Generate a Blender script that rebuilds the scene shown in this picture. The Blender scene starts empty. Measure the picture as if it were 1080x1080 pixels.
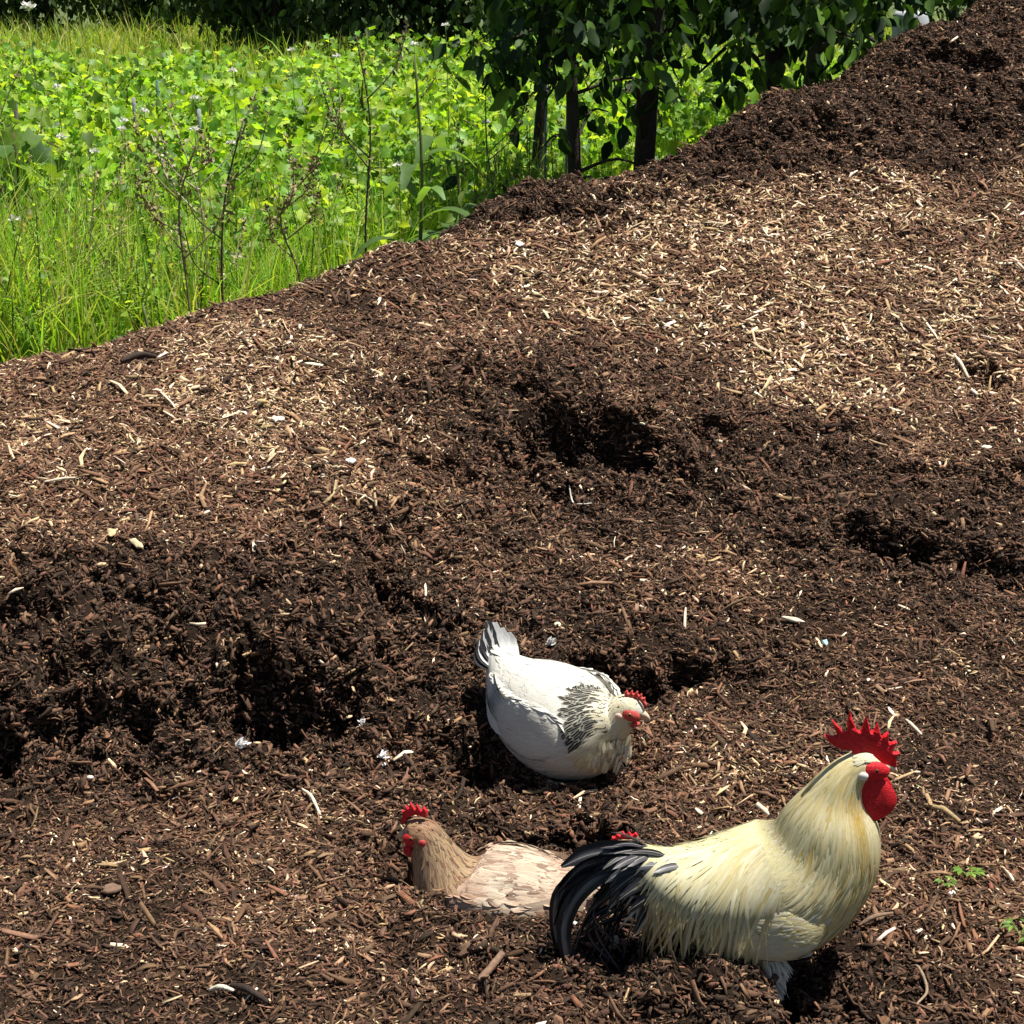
import bpy, math, random
import numpy as np
from mathutils import Vector, Matrix

rng = np.random.default_rng(11)
random.seed(5)
SC = bpy.context.scene
COL = SC.collection
R = math.radians

# ------------------------------------------------------------------ camera
F = 1883.0                      # focal length in photo pixels (1080 wide)
CAMZ = 1.6
PITCH = R(18.5)
cd = bpy.data.cameras.new("camera")
cam = bpy.data.objects.new("camera", cd)
COL.objects.link(cam)
cam.location = (0, 0, CAMZ)
cam.rotation_euler = (R(90) - PITCH, 0, 0)
cd.sensor_width = 36.0
cd.lens = 36.0 * F / 1080.0
cd.clip_start = 0.05
cd.clip_end = 1000
SC.camera = cam
cp, sp = math.cos(PITCH), math.sin(PITCH)

def ray(px, py):
    px = np.asarray(px, float); py = np.asarray(py, float)
    u = (px - 540) / F; v = (540 - py) / F
    return np.stack([u, cp + v * sp, -sp + v * cp], -1)

def at_Y(px, py, Y):
    d = ray(px, py)
    t = Y / d[..., 1]
    return d * t[..., None] + np.array([0, 0, CAMZ])

def project(P):
    P = np.asarray(P, float)
    x = P[..., 0]; y = P[..., 1]; z = P[..., 2] - CAMZ
    dep = y * cp - z * sp
    up = y * sp + z * cp
    return 540 + F * x / dep, 540 - F * up / dep, dep

# ------------------------------------------------------------------ noise
class Noise2:
    def __init__(self, seed, n=256):
        self.n = n
        self.g = np.random.default_rng(seed).random((n, n))
    def __call__(self, x, y):
        n = self.n
        x = np.asarray(x, float); y = np.asarray(y, float)
        xi = np.floor(x).astype(int); yi = np.floor(y).astype(int)
        fx = x - xi; fy = y - yi
        fx = fx * fx * fx * (fx * (fx * 6 - 15) + 10); fy = fy * fy * fy * (fy * (fy * 6 - 15) + 10)
        a = self.g[xi % n, yi % n]; b = self.g[(xi + 1) % n, yi % n]
        c = self.g[xi % n, (yi + 1) % n]; d = self.g[(xi + 1) % n, (yi + 1) % n]
        return (a * (1 - fx) + b * fx) * (1 - fy) + (c * (1 - fx) + d * fx) * fy - 0.5
N1, N2, N3, N4 = Noise2(1), Noise2(2), Noise2(3), Noise2(4)
def fbm(N, x, y, f, oct=4, gain=0.5):
    s = 0; a = 1.0
    for k in range(oct):
        s = s + a * N(x * f + 17.3 * k, y * f - 9.1 * k); f *= 2.03; a *= gain
    return s

def nrm(v):
    return v / np.maximum(np.linalg.norm(v, axis=-1, keepdims=True), 1e-9)
def sstep(a, b, x):
    t = np.clip((x - a) / (b - a), 0, 1); return t * t * (3 - 2 * t)

# ------------------------------------------------------------------ meshes
def mesh_np(name, V, faces, mat=None, parent=None, col=None, vec=None, smooth=False, loc=None):
    """faces: list of (k, array[n,k])"""
    me = bpy.data.meshes.new(name)
    V = np.asarray(V, np.float32)
    me.vertices.add(len(V)); me.vertices.foreach_set("co", V.ravel())
    li, ls, off = [], [], 0
    for A in faces:
        A = np.asarray(A, np.int32)
        k = A.shape[1]
        li.append(A.ravel()); ls.append(off + np.arange(len(A)) * k); off += A.size
    li = np.concatenate(li); ls = np.concatenate(ls)
    me.loops.add(len(li)); me.loops.foreach_set("vertex_index", li)
    me.polygons.add(len(ls)); me.polygons.foreach_set("loop_start", ls.astype(np.int32))
    me.update(calc_edges=True)
    if smooth:
        me.polygons.foreach_set("use_smooth", np.ones(len(ls), bool))
    if col is not None:
        a = me.attributes.new("Col", 'FLOAT_COLOR', 'POINT')
        c = np.ones((len(V), 4), np.float32); c[:, :3] = col
        a.data.foreach_set("color", c.ravel())
    if vec is not None:
        a = me.attributes.new("fuv", 'FLOAT_VECTOR', 'POINT')
        a.data.foreach_set("vector", np.asarray(vec, np.float32).ravel())
    if mat: me.materials.append(mat)
    o = bpy.data.objects.new(name, me)
    COL.objects.link(o)
    if parent: o.parent = parent
    if loc is not None: o.location = loc
    return o

class Acc:
    """accumulates several numpy meshes into ONE mesh object (one part)"""
    def __init__(s): s.V=[]; s.F={}; s.C=[]; s.U=[]; s.n=0; s.N=[]; s.hasN=False
    def add(s, V, faces, col=(1,1,1), vec=None, nor=None):
        V = np.asarray(V, float).reshape(-1, 3)
        s.N.append(np.zeros((len(V), 3)) if nor is None else np.asarray(nor, float).reshape(-1, 3)); s.hasN |= nor is not None
        s.V.append(V)
        for A in faces:
            A = np.asarray(A, int)
            s.F.setdefault(A.shape[1], []).append(A + s.n)
        c = np.empty((len(V), 3)); c[:] = np.asarray(col).reshape(-1, 3) if np.ndim(col) > 1 else col
        s.C.append(c)
        s.U.append(np.zeros((len(V), 3)) if vec is None else np.asarray(vec, float).reshape(-1, 3))
        s.n += len(V)
    def build(s, name, mat, parent=None, smooth=False, loc=None):
        o = mesh_np(name, np.concatenate(s.V), [np.concatenate(a) for a in s.F.values()], mat, parent,
                       np.concatenate(s.C), np.concatenate(s.U), smooth or s.hasN, loc)
        if s.hasN: o.data.normals_split_custom_set_from_vertices(np.concatenate(s.N).astype(np.float32).tolist())
        return o

def grid_faces(nu, nv, wrap_v=False):
    i = np.arange(nu - 1)[:, None]; j = np.arange(nv if wrap_v else nv - 1)[None, :]
    a = i * nv + j; b = i * nv + (j + 1) % nv; c = (i + 1) * nv + (j + 1) % nv; d = (i + 1) * nv + j
    return np.stack([a, b, c, d], -1).reshape(-1, 4)

def catmull(P, n):
    """P (k,d) -> n samples"""
    P = np.asarray(P, float); k = len(P)
    Q = np.vstack([2 * P[0] - P[1], P, 2 * P[-1] - P[-2]])
    t = np.linspace(0, k - 1, n); i = np.minimum(t.astype(int), k - 2); f = (t - i)[:, None]
    a, b, c, d = Q[i], Q[i + 1], Q[i + 2], Q[i + 3]
    return 0.5 * (2 * b + (c - a) * f + (2 * a - 5 * b + 4 * c - d) * f**2 + (3 * b - a - 3 * c + d) * f**3)

def tube(pts, rad, seg=8, n=None):
    """returns V, faces for a tapered tube along pts"""
    P = catmull(pts, n or max(2, (len(pts) - 1) * 4 + 1)) if len(pts) > 2 else np.asarray(pts, float)
    if len(pts) == 2 and n: P = np.linspace(P[0], P[1], n)
    m = len(P)
    r = np.interp(np.linspace(0, 1, m), np.linspace(0, 1, len(np.atleast_1d(rad))) if np.ndim(rad) else [0, 1], rad if np.ndim(rad) else [rad, rad])
    T = nrm(np.gradient(P, axis=0))
    ref = np.array([0, 0, 1.0]) if abs(T[:, 2]).mean() < 0.8 else np.array([1.0, 0, 0])
    A = nrm(np.cross(T, ref)); B = np.cross(T, A)
    th = np.arange(seg) * 2 * np.pi / seg
    V = P[:, None] + r[:, None, None] * (np.cos(th)[None, :, None] * A[:, None] + np.sin(th)[None, :, None] * B[:, None])
    V = V.reshape(-1, 3)
    Fq = grid_faces(m, seg, True)
    n0 = len(V)
    V = np.vstack([V, P[0] - T[0] * r[0] * .3, P[-1] + T[-1] * r[-1] * .3])
    j = np.arange(seg)
    cap = np.vstack([np.stack([np.full(seg, n0), (j + 1) % seg, j], -1),
                     np.stack([np.full(seg, n0 + 1), (m - 1) * seg + j, (m - 1) * seg + (j + 1) % seg], -1)])
    return V, [Fq, cap]

def ellipsoid(c, r, nu=12, nv=16, rot=None):
    th = np.linspace(0, np.pi, nu); ph = np.arange(nv) * 2 * np.pi / nv
    V = np.stack([np.sin(th)[:, None] * np.cos(ph), np.sin(th)[:, None] * np.sin(ph), np.cos(th)[:, None] * np.ones(nv)], -1).reshape(-1, 3) * np.asarray(r)
    if rot is not None: V = V @ np.asarray(rot).T
    return V + np.asarray(c), [grid_faces(nu, nv, True)]

# ------------------------------------------------------------------ objects
def tag(o, label=None, cat=None, group=None, kind=None):
    if label: o["label"] = label
    if cat: o["category"] = cat
    if group: o["group"] = group
    if kind: o["kind"] = kind
    return o
def empty(name, loc, rz=0.0, label=None, cat=None, group=None):
    o = bpy.data.objects.new(name, None); COL.objects.link(o)
    o.empty_display_size = 0.1
    o.location = tuple(float(v) for v in loc); o.rotation_euler = (0, 0, rz)
    return tag(o, label, cat, group)

# ------------------------------------------------------------------ materials
class NT:
    def __init__(s, name):
        s.m = bpy.data.materials.new(name); s.m.use_nodes = True
        s.t = s.m.node_tree; s.t.nodes.clear()
        s.out = s.n('ShaderNodeOutputMaterial')
    def n(s, typ, **kw):
        nd = s.t.nodes.new(typ)
        for k, v in kw.items():
            if k.startswith('i_'):
                key = k[2:]; key = int(key) if key.isdigit() else key
                nd.inputs[key].default_value = v
            else: setattr(nd, k, v)
        return nd
    def l(s, a, b): s.t.links.new(a, b)
    def ramp(s, fac, stops):
        r = s.n('ShaderNodeValToRGB'); e = r.color_ramp.elements
        while len(e) < len(stops): e.new(0.5)
        for k, (p, c) in enumerate(stops):
            e[k].position = p; e[k].color = (*c, 1) if len(c) == 3 else c
        s.l(fac, r.inputs[0]); return r.outputs[0]
    def noise(s, vec, scale, detail=4, rough=0.6):
        nd = s.n('ShaderNodeTexNoise'); nd.inputs['Scale'].default_value = scale
        nd.inputs['Detail'].default_value = detail; nd.inputs['Roughness'].default_value = rough
        if vec is not None: s.l(vec, nd.inputs['Vector'])
        return nd.outputs['Fac']
    def mul(s, a, b):
        m = s.n('ShaderNodeMix', data_type='RGBA', blend_type='MULTIPLY'); m.inputs[0].default_value = 1
        s.l(a, m.inputs[6]); s.l(b, m.inputs[7]); return m.outputs[2]
    def mix(s, f, a, b):
        m = s.n('ShaderNodeMix', data_type='RGBA')
        if hasattr(f, 'links'): s.l(f, m.inputs[0])
        else: m.inputs[0].default_value = f
        for v, i in ((a, 6), (b, 7)):
            if hasattr(v, 'links'): s.l(v, m.inputs[i])
            else: m.inputs[i].default_value = (*v, 1)
        return m.outputs[2]
    def math(s, op, a, b=None):
        m = s.n('ShaderNodeMath', operation=op)
        for v, i in ((a, 0), (b, 1)):
            if v is None: continue
            if hasattr(v, 'links'): s.l(v, m.inputs[i])
            else: m.inputs[i].default_value = v
        return m.outputs[0]

def mat_attr(name, rough=0.85, nscale=60, lo=0.7, hi=1.25, bump=0.0, bscale=200, spec=0.3, transl=0.0, tcol=(1.3, 1.25, .45), obj=True, sheen=0.0, sss=0.0):
    k = NT(name)
    at = k.n('ShaderNodeAttribute', attribute_name='Col').outputs['Color']
    tc = k.n('ShaderNodeTexCoord').outputs['Object']
    f = k.noise(tc, nscale, 4)
    c = k.mul(at, k.ramp(f, [(0.25, (lo,) * 3), (0.75, (hi,) * 3)]))
    p = k.n('ShaderNodeBsdfPrincipled'); k.l(c, p.inputs['Base Color'])
    p.inputs['Roughness'].default_value = rough
    p.inputs['Specular IOR Level'].default_value = spec
    if sss:
        p.inputs['Subsurface Weight'].default_value = sss
        p.inputs['Subsurface Radius'].default_value = (1, .25, .15)
        p.inputs['Subsurface Scale'].default_value = 0.004
    if bump:
        b = k.n('ShaderNodeBump'); b.inputs['Strength'].default_value = bump; b.inputs['Distance'].default_value = 0.004
        k.l(k.noise(tc, bscale, 3), b.inputs['Height']); k.l(b.outputs[0], p.inputs['Normal'])
    if transl:
        tr = k.n('ShaderNodeBsdfTranslucent')
        t2 = k.n('ShaderNodeMix', data_type='RGBA', blend_type='MULTIPLY'); t2.inputs[0].default_value = 1
        k.l(c, t2.inputs[6]); t2.inputs[7].default_value = (*tcol, 1); k.l(t2.outputs[2], tr.inputs['Color'])
        mx = k.n('ShaderNodeMixShader'); mx.inputs[0].default_value = transl
        k.l(p.outputs[0], mx.inputs[1]); k.l(tr.outputs[0], mx.inputs[2]); k.l(mx.outputs[0], k.out.inputs[0])
    else:
        k.l(p.outputs[0], k.out.inputs[0])
    return k.m

def mat_feather(name, rough=0.6, streak=0.35, transl=0.12):
    """base from Col; barbs and shaft from the feather's own uv (fuv.x across, fuv.y along, fuv.z random)"""
    k = NT(name)
    at = k.n('ShaderNodeAttribute', attribute_name='Col').outputs['Color']
    fu = k.n('ShaderNodeAttribute', attribute_name='fuv').outputs['Vector']
    sep = k.n('ShaderNodeSeparateXYZ'); k.l(fu, sep.inputs[0])
    mp = k.n('ShaderNodeMapping'); mp.inputs['Scale'].default_value = (5, 1.2, 40); k.l(fu, mp.inputs['Vector'])
    f = k.noise(mp.outputs[0], 1.6, 3, .7)
    c = k.mul(at, k.ramp(f, [(0.3, (1 - streak,) * 3), (0.7, (1 + streak * .45,) * 3)]))
    # shaft line
    au = k.math('ABSOLUTE', sep.outputs[0]); sh = k.math('LESS_THAN', au, 0.10)
    sh = k.math('MULTIPLY', sh, 0.25)
    c = k.mix(sh, c, (0.75, 0.7, 0.55))
    p = k.n('ShaderNodeBsdfPrincipled'); k.l(c, p.inputs['Base Color'])
    p.inputs['Roughness'].default_value = rough; p.inputs['Specular IOR Level'].default_value = 0.25
    tr = k.n('ShaderNodeBsdfTranslucent'); k.l(c, tr.inputs['Color'])
    mx = k.n('ShaderNodeMixShader'); mx.inputs[0].default_value = transl
    k.l(p.outputs[0], mx.inputs[1]); k.l(tr.outputs[0], mx.inputs[2]); k.l(mx.outputs[0], k.out.inputs[0])
    return k.m
# ------------------------------------------------------------------ mulch mound: control points -> smooth surface
ctrl = []
cols = {
  -350: [(800,3.2),(700,3.38),(620,3.56),(500,3.9),(455,4.2)],
  0:    [(800,3.2),(700,3.40),(620,3.57),(500,3.95),(440,4.3),(394,4.6)],
  270:  [(790,3.25),(690,3.46),(600,3.68),(500,4.05),(400,4.5),(320,5.0)],
  400:  [(500,4.15),(400,4.65),(320,5.1),(272,5.42)],
  540:  [(800,3.22),(700,3.52),(600,3.9),(500,4.3),(400,4.8),(300,5.35),(238,5.8),(214,6.15)],
  810:  [(800,3.2),(700,3.6),(600,4.0),(500,4.45),(400,5.0),(250,5.85),(165,6.5),(112,7.0)],
  945:  [(400,5.0),(250,5.9),(150,6.65),(90,7.2),(40,7.75)],
  1080: [(800,3.2),(700,3.6),(600,4.0),(500,4.5),(400,5.0),(250,5.95),(150,6.8),(60,7.6),(-35,8.5)],
  1450: [(800,3.2),(600,4.0),(400,5.0),(250,5.95),(120,6.9),(0,7.9),(-160,9.2)],
}
for px, L in cols.items():
    for py, Y in L:
        ctrl.append(at_Y(px, py, Y))
    X, Y, Z = ctrl[-1]
    for dy, k in ((0.45, .62), (0.9, .25), (1.4, -.02), (2.2, -.12)):
        ctrl.append(np.array([X - dy * .25, Y + dy, max(Z * k, -.1)]))
for X in (-2.6, -1.5, -.7, 0, .7, 1.5, 2.6):
    for Y in (.9, 1.7, 2.35, 2.85):
        ctrl.append(np.array([X, Y, 0.0]))
for X in (-4, -3, -2, -1): ctrl.append(np.array([X, 8.5, -.1]))
for X in (-4, -2, 0, 2, 4): ctrl.append(np.array([X, 12, -.1]))
ctrl = np.array(ctrl)
def rker(r): return np.sqrt(r * r + 0.18**2)
_A = rker(np.linalg.norm(ctrl[:, None, :2] - ctrl[None, :, :2], axis=-1)) + np.eye(len(ctrl)) * 0.004
_w = np.linalg.solve(_A, ctrl[:, 2] - .2)
def base_h(x, y):
    x = np.asarray(x, float); y = np.asarray(y, float); sh = x.shape
    x = x.ravel(); y = y.ravel(); out = np.empty(len(x))
    for i in range(0, len(x), 20000):
        d = np.hypot(x[i:i+20000, None] - ctrl[:, 0], y[i:i+20000, None] - ctrl[:, 1])
        out[i:i+20000] = rker(d) @ _w + .2
    return out.reshape(sh)

# fast lookup grid of the base surface
GX = np.arange(-4.2, 5.61, .04); GY = np.arange(.6, 12.01, .04)
GB = base_h(*np.meshgrid(GX, GY, indexing='ij'))
def bil(G, x, y):
    fx = np.clip((x - GX[0]) / .04, 0, len(GX) - 1.001); fy = np.clip((y - GY[0]) / .04, 0, len(GY) - 1.001)
    i = fx.astype(int); j = fy.astype(int); a = fx - i; b = fy - j
    return (G[i, j] * (1 - a) + G[i + 1, j] * a) * (1 - b) + (G[i, j + 1] * (1 - a) + G[i + 1, j + 1] * a) * b

def cast(px, py, Hf):
    d = ray(px, py); t = 1.5
    best = None
    ts = np.arange(1.8, 11, .004)
    P = d * ts[:, None] + np.array([0, 0, CAMZ])
    k = np.argmax(P[:, 2] < Hf(P[:, 0], P[:, 1]))
    return P[k]
hb = lambda x, y: bil(GB, x, y)

# pits, scrapes and ledges the birds have dug: (px, py, half width, half length, depth, back-wall sharpness)
PITS = []
def pit(px, py, rx, ry, dep, sharp=3.0, rot=0.0):
    c = cast(px, py, hb); PITS.append((c[0], c[1], rx, ry, dep, sharp, rot))
pit(622, 472, .20, .15, .30, 6)          # big scrape in the middle of the slope
pit(655, 482, .13, .07, .07, 4)
pit(545, 490, .20, .15, .06, 2.5)
pit(590, 430, .15, .07, .05, 3)
pit(745, 470, .12, .09, .05, 3)
pit(700, 500, .20, .08, .03, 3)
pit(930, 568, .17, .08, .17, 6)
pit(1040, 600, .24, .12, .06, 3)
pit(1065, 510, .14, .08, .05, 3)
pit(970, 500, .14, .06, .04, 3)
pit(650, 715, .16, .08, .13, 6)          # ledge behind the white hen
pit(725, 708, .13, .08, .14, 6)
pit(300, 738, .16, .10, .22, 6)         # recesses under the bank on the left
pit(350, 715, .12, .06, .05, 4)
pit(130, 760, .24, .07, .14, 6)
pit(60, 700, .10, .05, .04, 4)
pit(-2, 780, .11, .13, .22, 6)
pit(400, 640, .12, .06, .04, 4)
pit(460, 665, .10, .05, .04, 4)
pit(300, 590, .09, .05, .045, 4)
pit(190, 690, .09, .04, .035, 4)
pit(385, 690, .08, .05, .045, 4)
pit(15, 655, .10, .05, .05, 4)
pit(345, 620, .06, .04, .03, 4)
pit(1045, 397, .10, .05, .06, 5)
pit(1010, 66, .26, .12, .12, 5)
pit(1005, 137, .14, .08, .08, 5)
pit(880, 145, .28, .10, .05, 4)
pit(760, 165, .22, .08, .06, 4)
pit(640, 213, .18, .08, .07, 4)
pit(540, 235, .16, .06, .05, 4)
pit(890, 452, .08, .05, .05, 4)
pit(905, 105, .12, .08, .03, 3)
pit(505, 815, .11, .10, .10, 3)          # dust-bath hollows
pit(590, 800, .20, .18, .05, 1.5)
pit(600, 885, .12, .08, .11, 4)
pit(430, 905, .08, .09, .07, 2.5)
pit(535, 930, .15, .09, .06, 1.5)
pit(850, 1032, .10, .115, .11, 2.0)
pit(760, 975, .26, .12, .07, 1.2)
pit(630, 1020, .14, .07, .03, 1.2)
MOUNDS = []
def mound(px, py, rx, ry, h):
    c = cast(px, py, hb); MOUNDS.append((c[0], c[1], rx, ry, h))
mound(720, 1040, .16, .10, .05)
mound(520, 1005, .16, .06, .015)
mound(455, 965, .13, .06, .03)
mound(530, 990, .12, .05, .015)
for q_ in ((720,145),(1040,100)): mound(*q_, .22, .12, .03)
mound(1010, 880, .3, .2, .03)
mound(150, 640, .35, .12, .05)
mound(330, 640, .14, .12, .06)
mound(470, 560, .3, .14, .05)
mound(560, 400, .3, .14, .05)
mound(690, 640, .25, .14, .05)
mound(60, 815, .22, .07, .03)

# dry and damp mulch, plus painted shade in hollows and under birds (world-space patches)
DAMP_SHADE = []
def damp(px, py, rx, ry, k):
    c = cast(px, py, hb); DAMP_SHADE.append((c[0], c[1], rx, ry, k))
for a in ((615,470,.42,.42,1.2),(480,480,.25,.3,.7),(760,480,.2,.25,.6),(930,560,.25,.2,.8),(1050,580,.35,.3,.9),
          (300,700,.35,.22,1.1),(110,720,.45,.2,1.1),(0,740,.3,.3,1.1),(400,620,.3,.3,.9),(690,690,.3,.16,.8),(250,610,.35,.16,.5),
          (480,243,.28,.16,1.6),(560,216,.32,.2,2.4),(640,190,.32,.26,2.6),(720,163,.36,.28,2.6),(800,138,.36,.3,2.6),(870,118,.4,.34,2.4),(960,105,.45,.4,2.2),(1040,60,.5,.5,1.0),(990,30,.5,.5,1.2),(1080,15,.5,.6,.9),(520,238,.25,.12,1.6),(600,222,.25,.14,2.0),(660,207,.25,.15,2.2),(730,185,.25,.16,2.2),(800,162,.25,.18,2.2),(860,146,.3,.2,2.0),(940,140,.3,.22,1.6),  # band along the crest, set darker than the slope
          (600,880,.2,.14,.9),(505,810,.16,.18,.8),(850,1020,.2,.2,.8),(640,1010,.22,.12,.7),(600,790,.35,.3,.3),(430,890,.15,.15,.7),  # these dark patches also paint the shade under the birds and in their hollows
          (80,790,.5,.14,.7),(760,560,.5,.3,.25),(880,470,.2,.2,.6)):
    damp(*a)
DRY = []
def dry(px, py, rx, ry, k):
    c = cast(px, py, hb); DRY.append((c[0], c[1], rx, ry, k * 1.35))
for a in ((120,440,.9,.45,.9),(260,500,.6,.3,.6),(60,560,.4,.2,.5),(330,380,.6,.4,.5),(870,220,1.0,.6,.9),(650,270,.7,.5,.6),(1000,300,.7,.5,.9),
          (900,380,.35,.35,.9),(1050,400,.4,.3,.5),(150,860,.7,.2,.3),(200,960,.9,.25,.35),(700,230,.5,.2,.5),(960,870,.4,.4,.25)):
    dry(*a)
def blobs(L, x, y):
    s = 0
    for cx, cy, rx, ry, k in L:
        s = s + k * np.exp(-((x - cx) / rx) ** 2 - ((y - cy) / ry) ** 2)
    return s
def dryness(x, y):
    return blobs(DRY, x, y) - blobs(DAMP_SHADE, x, y) + 1.7 * fbm(N3, x, y, 2.6, 4, .6)

def H(x, y, fine=True):
    x = np.asarray(x, float); y = np.asarray(y, float)
    z = bil(GB, x, y)
    # irregular outlines for the pits
    wx = x + .085 * fbm(N1, x, y, 9, 4, .6); wy = y + .085 * fbm(N2, x, y, 9, 4, .6)
    for cx, cy, rx, ry, dep, sharp, rot in PITS:
        u = (wx - cx) / rx; v = (wy - cy) / ry
        r = np.sqrt(u * u + v * v)
        k = np.where(v > 0, 1 + (.62 * sharp - 1) * np.clip(v / np.maximum(r, 1e-6), 0, 1) ** 2, 1.0)
        z = z - dep * np.clip((1 - r) * k, 0, 1) ** 0.9
    for cx, cy, rx, ry, h in MOUNDS:
        z = z + h * np.exp(-((wx - cx) / rx) ** 2 - ((wy - cy) / ry) ** 2)
    z = z + .032 * fbm(N4, x, y, 1.7, 3) + .022 * fbm(N1, x, y, 6, 3)
    if fine:
        d = np.clip(blobs(DAMP_SHADE, x, y), 0, 1.2)
        n = fbm(N2, x, y, 22, 3, .6)
        z = z + (.012 + .034 * d) * n + (.004 + .012 * d) * np.abs(fbm(N3, x, y, 48, 2)) 
    e = sstep(-4.2, -3.7, x) * sstep(5.6, 5.1, x) * sstep(.6, .9, y)
    return z * e - .1 * (1 - e)

LIPS = []
def lip(px, py, rx, ry, k):
    c = cast(px, py, hb); LIPS.append((c[0], c[1], rx, ry, k))
for a in ((622,425,.20,.07,.16),(540,455,.12,.05,.06),(745,440,.10,.04,.05),(935,535,.15,.06,.10),(1040,565,.18,.05,.08),(690,680,.22,.06,.11),
          (300,690,.16,.07,.14),(370,675,.11,.05,.09),(130,705,.28,.06,.12),(5,700,.14,.08,.16),(20,632,.12,.05,.08),(400,610,.13,.05,.08),(300,568,.11,.04,.07),(200,640,.12,.04,.06),
          (460,635,.10,.04,.07),(1045,380,.10,.04,.06),(1010,45,.24,.09,.15),(1005,118,.13,.07,.10),(880,122,.25,.08,.09),(600,855,.11,.04,.08),(890,438,.08,.03,.04),(640,198,.16,.06,.08),
          (760,150,.2,.06,.06),(1060,485,.12,.04,.06)):
    lip(*a)
def warp(x, y, z):
    """the lips of the scrapes lean out over the hollow below them"""
    wx = x + .06 * fbm(N1, x, y, 11, 3, .6); wy = y + .05 * fbm(N4, x, y, 12, 3, .6); d = 0
    for cx, cy, rx, ry, k in LIPS:
        d = d - .6 * k * np.exp(-((wx - cx) / rx) ** 4 - ((wy - cy) / ry) ** 2)
    m = np.clip(blobs(DAMP_SHADE, x, y), 0, 1.2)
    return y + d + .030 * m * fbm(N3, x, z * 1.2 + 3, 26, 4, .7)

def ground_pt(px, py):
    return cast(px, py, lambda x, y: H(x, y, False))
def normals(x, y, e=.006):
    hx = (H(x + e, y) - H(x - e, y)) / (2 * e); hy = (H(x, y + e) - H(x, y - e)) / (2 * e)
    return nrm(np.stack([-hx, -hy, np.ones_like(hx)], -1))

# mesh of the mound: fine where the photo looks, coarser further away
xs = np.unique(np.concatenate([np.arange(-4.2, -1.6, .05), np.arange(-1.6, 2.4, .009), np.arange(2.4, 5.61, .05)]))
ys = np.unique(np.concatenate([np.arange(.6, 2.1, .05), np.arange(2.1, 3.1, .009), np.arange(3.1, 3.9, .005), np.arange(3.9, 5.2, .007), np.arange(5.2, 8.8, .018), np.arange(8.8, 12.01, .06)]))
gx, gy = np.meshgrid(xs, ys, indexing='ij')
gz = H(gx, gy)
dr = dryness(gx, gy)
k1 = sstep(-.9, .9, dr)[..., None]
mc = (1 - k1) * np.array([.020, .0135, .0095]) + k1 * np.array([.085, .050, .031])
k = NT("mulch_soil")
at = k.n('ShaderNodeAttribute', attribute_name='Col').outputs['Color']
tc = k.n('ShaderNodeTexCoord').outputs['Object']
f1 = k.noise(tc, 120, 5, .7); f2 = k.noise(tc, 420, 3, .7)
c = k.mul(at, k.ramp(f1, [(.3, (.45,) * 3), (.7, (1.9, 1.8, 1.7))]))
c = k.mul(c, k.ramp(f2, [(.3, (.6,) * 3), (.72, (1.7, 1.6, 1.5))]))
p = k.n('ShaderNodeBsdfPrincipled'); k.l(c, p.inputs['Base Color']); p.inputs['Roughness'].default_value = .95
p.inputs['Specular IOR Level'].default_value = .1
b = k.n('ShaderNodeBump'); b.inputs['Strength'].default_value = .9; b.inputs['Distance'].default_value = .012
k.l(k.math('ADD', f1, k.math('MULTIPLY', f2, .5)), b.inputs['Height']); k.l(b.outputs[0], p.inputs['Normal'])
k.l(p.outputs[0], k.out.inputs[0])
M_SOIL = k.m
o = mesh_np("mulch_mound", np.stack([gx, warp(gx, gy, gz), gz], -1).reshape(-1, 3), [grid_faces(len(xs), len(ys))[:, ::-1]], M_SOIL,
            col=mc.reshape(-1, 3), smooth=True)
tag(o, "dark brown mound of bark mulch with dug scrapes and dust baths", "mulch mound", kind="structure")

# ------------------------------------------------------------------ loose wood chips over the mound (nobody could count them)
def slivers(P, N, ang, L, W, T, bend, tilt, col, name):
    n = len(P)
    ref = np.stack([np.cos(ang), np.sin(ang), np.zeros(n)], -1)
    D = nrm(ref - N * (ref * N).sum(-1, keepdims=True)); D = nrm(D + N * tilt[:, None]); S = nrm(np.cross(N, D)); U = np.cross(D, S)
    roll = rng.normal(0, .45, n)[:, None]
    S, U = S * np.cos(roll) + U * np.sin(roll), U * np.cos(roll) - S * np.sin(roll)
    ts = np.array([-.5, 0.03, .5]); tw = np.stack([rng.uniform(.25, 1, n), np.ones(n), rng.uniform(.2, .95, n)], 1)
    V = np.empty((n, 12, 3))
    for a in range(3):
        c = P + D * (L * ts[a])[:, None] + U * (bend * L * (1 - 4 * ts[a] ** 2))[:, None] + S * (rng.normal(0, .05, n) * L)[:, None]
        w = (W * tw[:, a] * .5)[:, None]; t = (T * .5)[:, None]
        V[:, a * 4 + 0] = c - S * w - U * t; V[:, a * 4 + 1] = c + S * w - U * t
        V[:, a * 4 + 2] = c + S * w * .85 + U * t; V[:, a * 4 + 3] = c - S * w * .85 + U * t
    q = []
    for a in (0, 4):
        for b in range(4):
            q.append([a + b, a + (b + 1) % 4, a + 4 + (b + 1) % 4, a + 4 + b])
    q += [[3, 2, 1, 0], [8, 9, 10, 11]]
    q = np.array(q)
    Fc = (np.arange(n)[:, None, None] * 12 + q[None]).reshape(-1, 4)
    C = np.repeat(col[:, None, :], 12, 1) * rng.uniform(.9, 1.1, (n, 12, 1))
    return mesh_np(name, V.reshape(-1, 3), [Fc], M_CHIP, col=C.reshape(-1, 3))
M_CHIP = mat_attr("wood_chip", rough=.85, nscale=140, lo=.55, hi=1.35, spec=.25)
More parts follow.
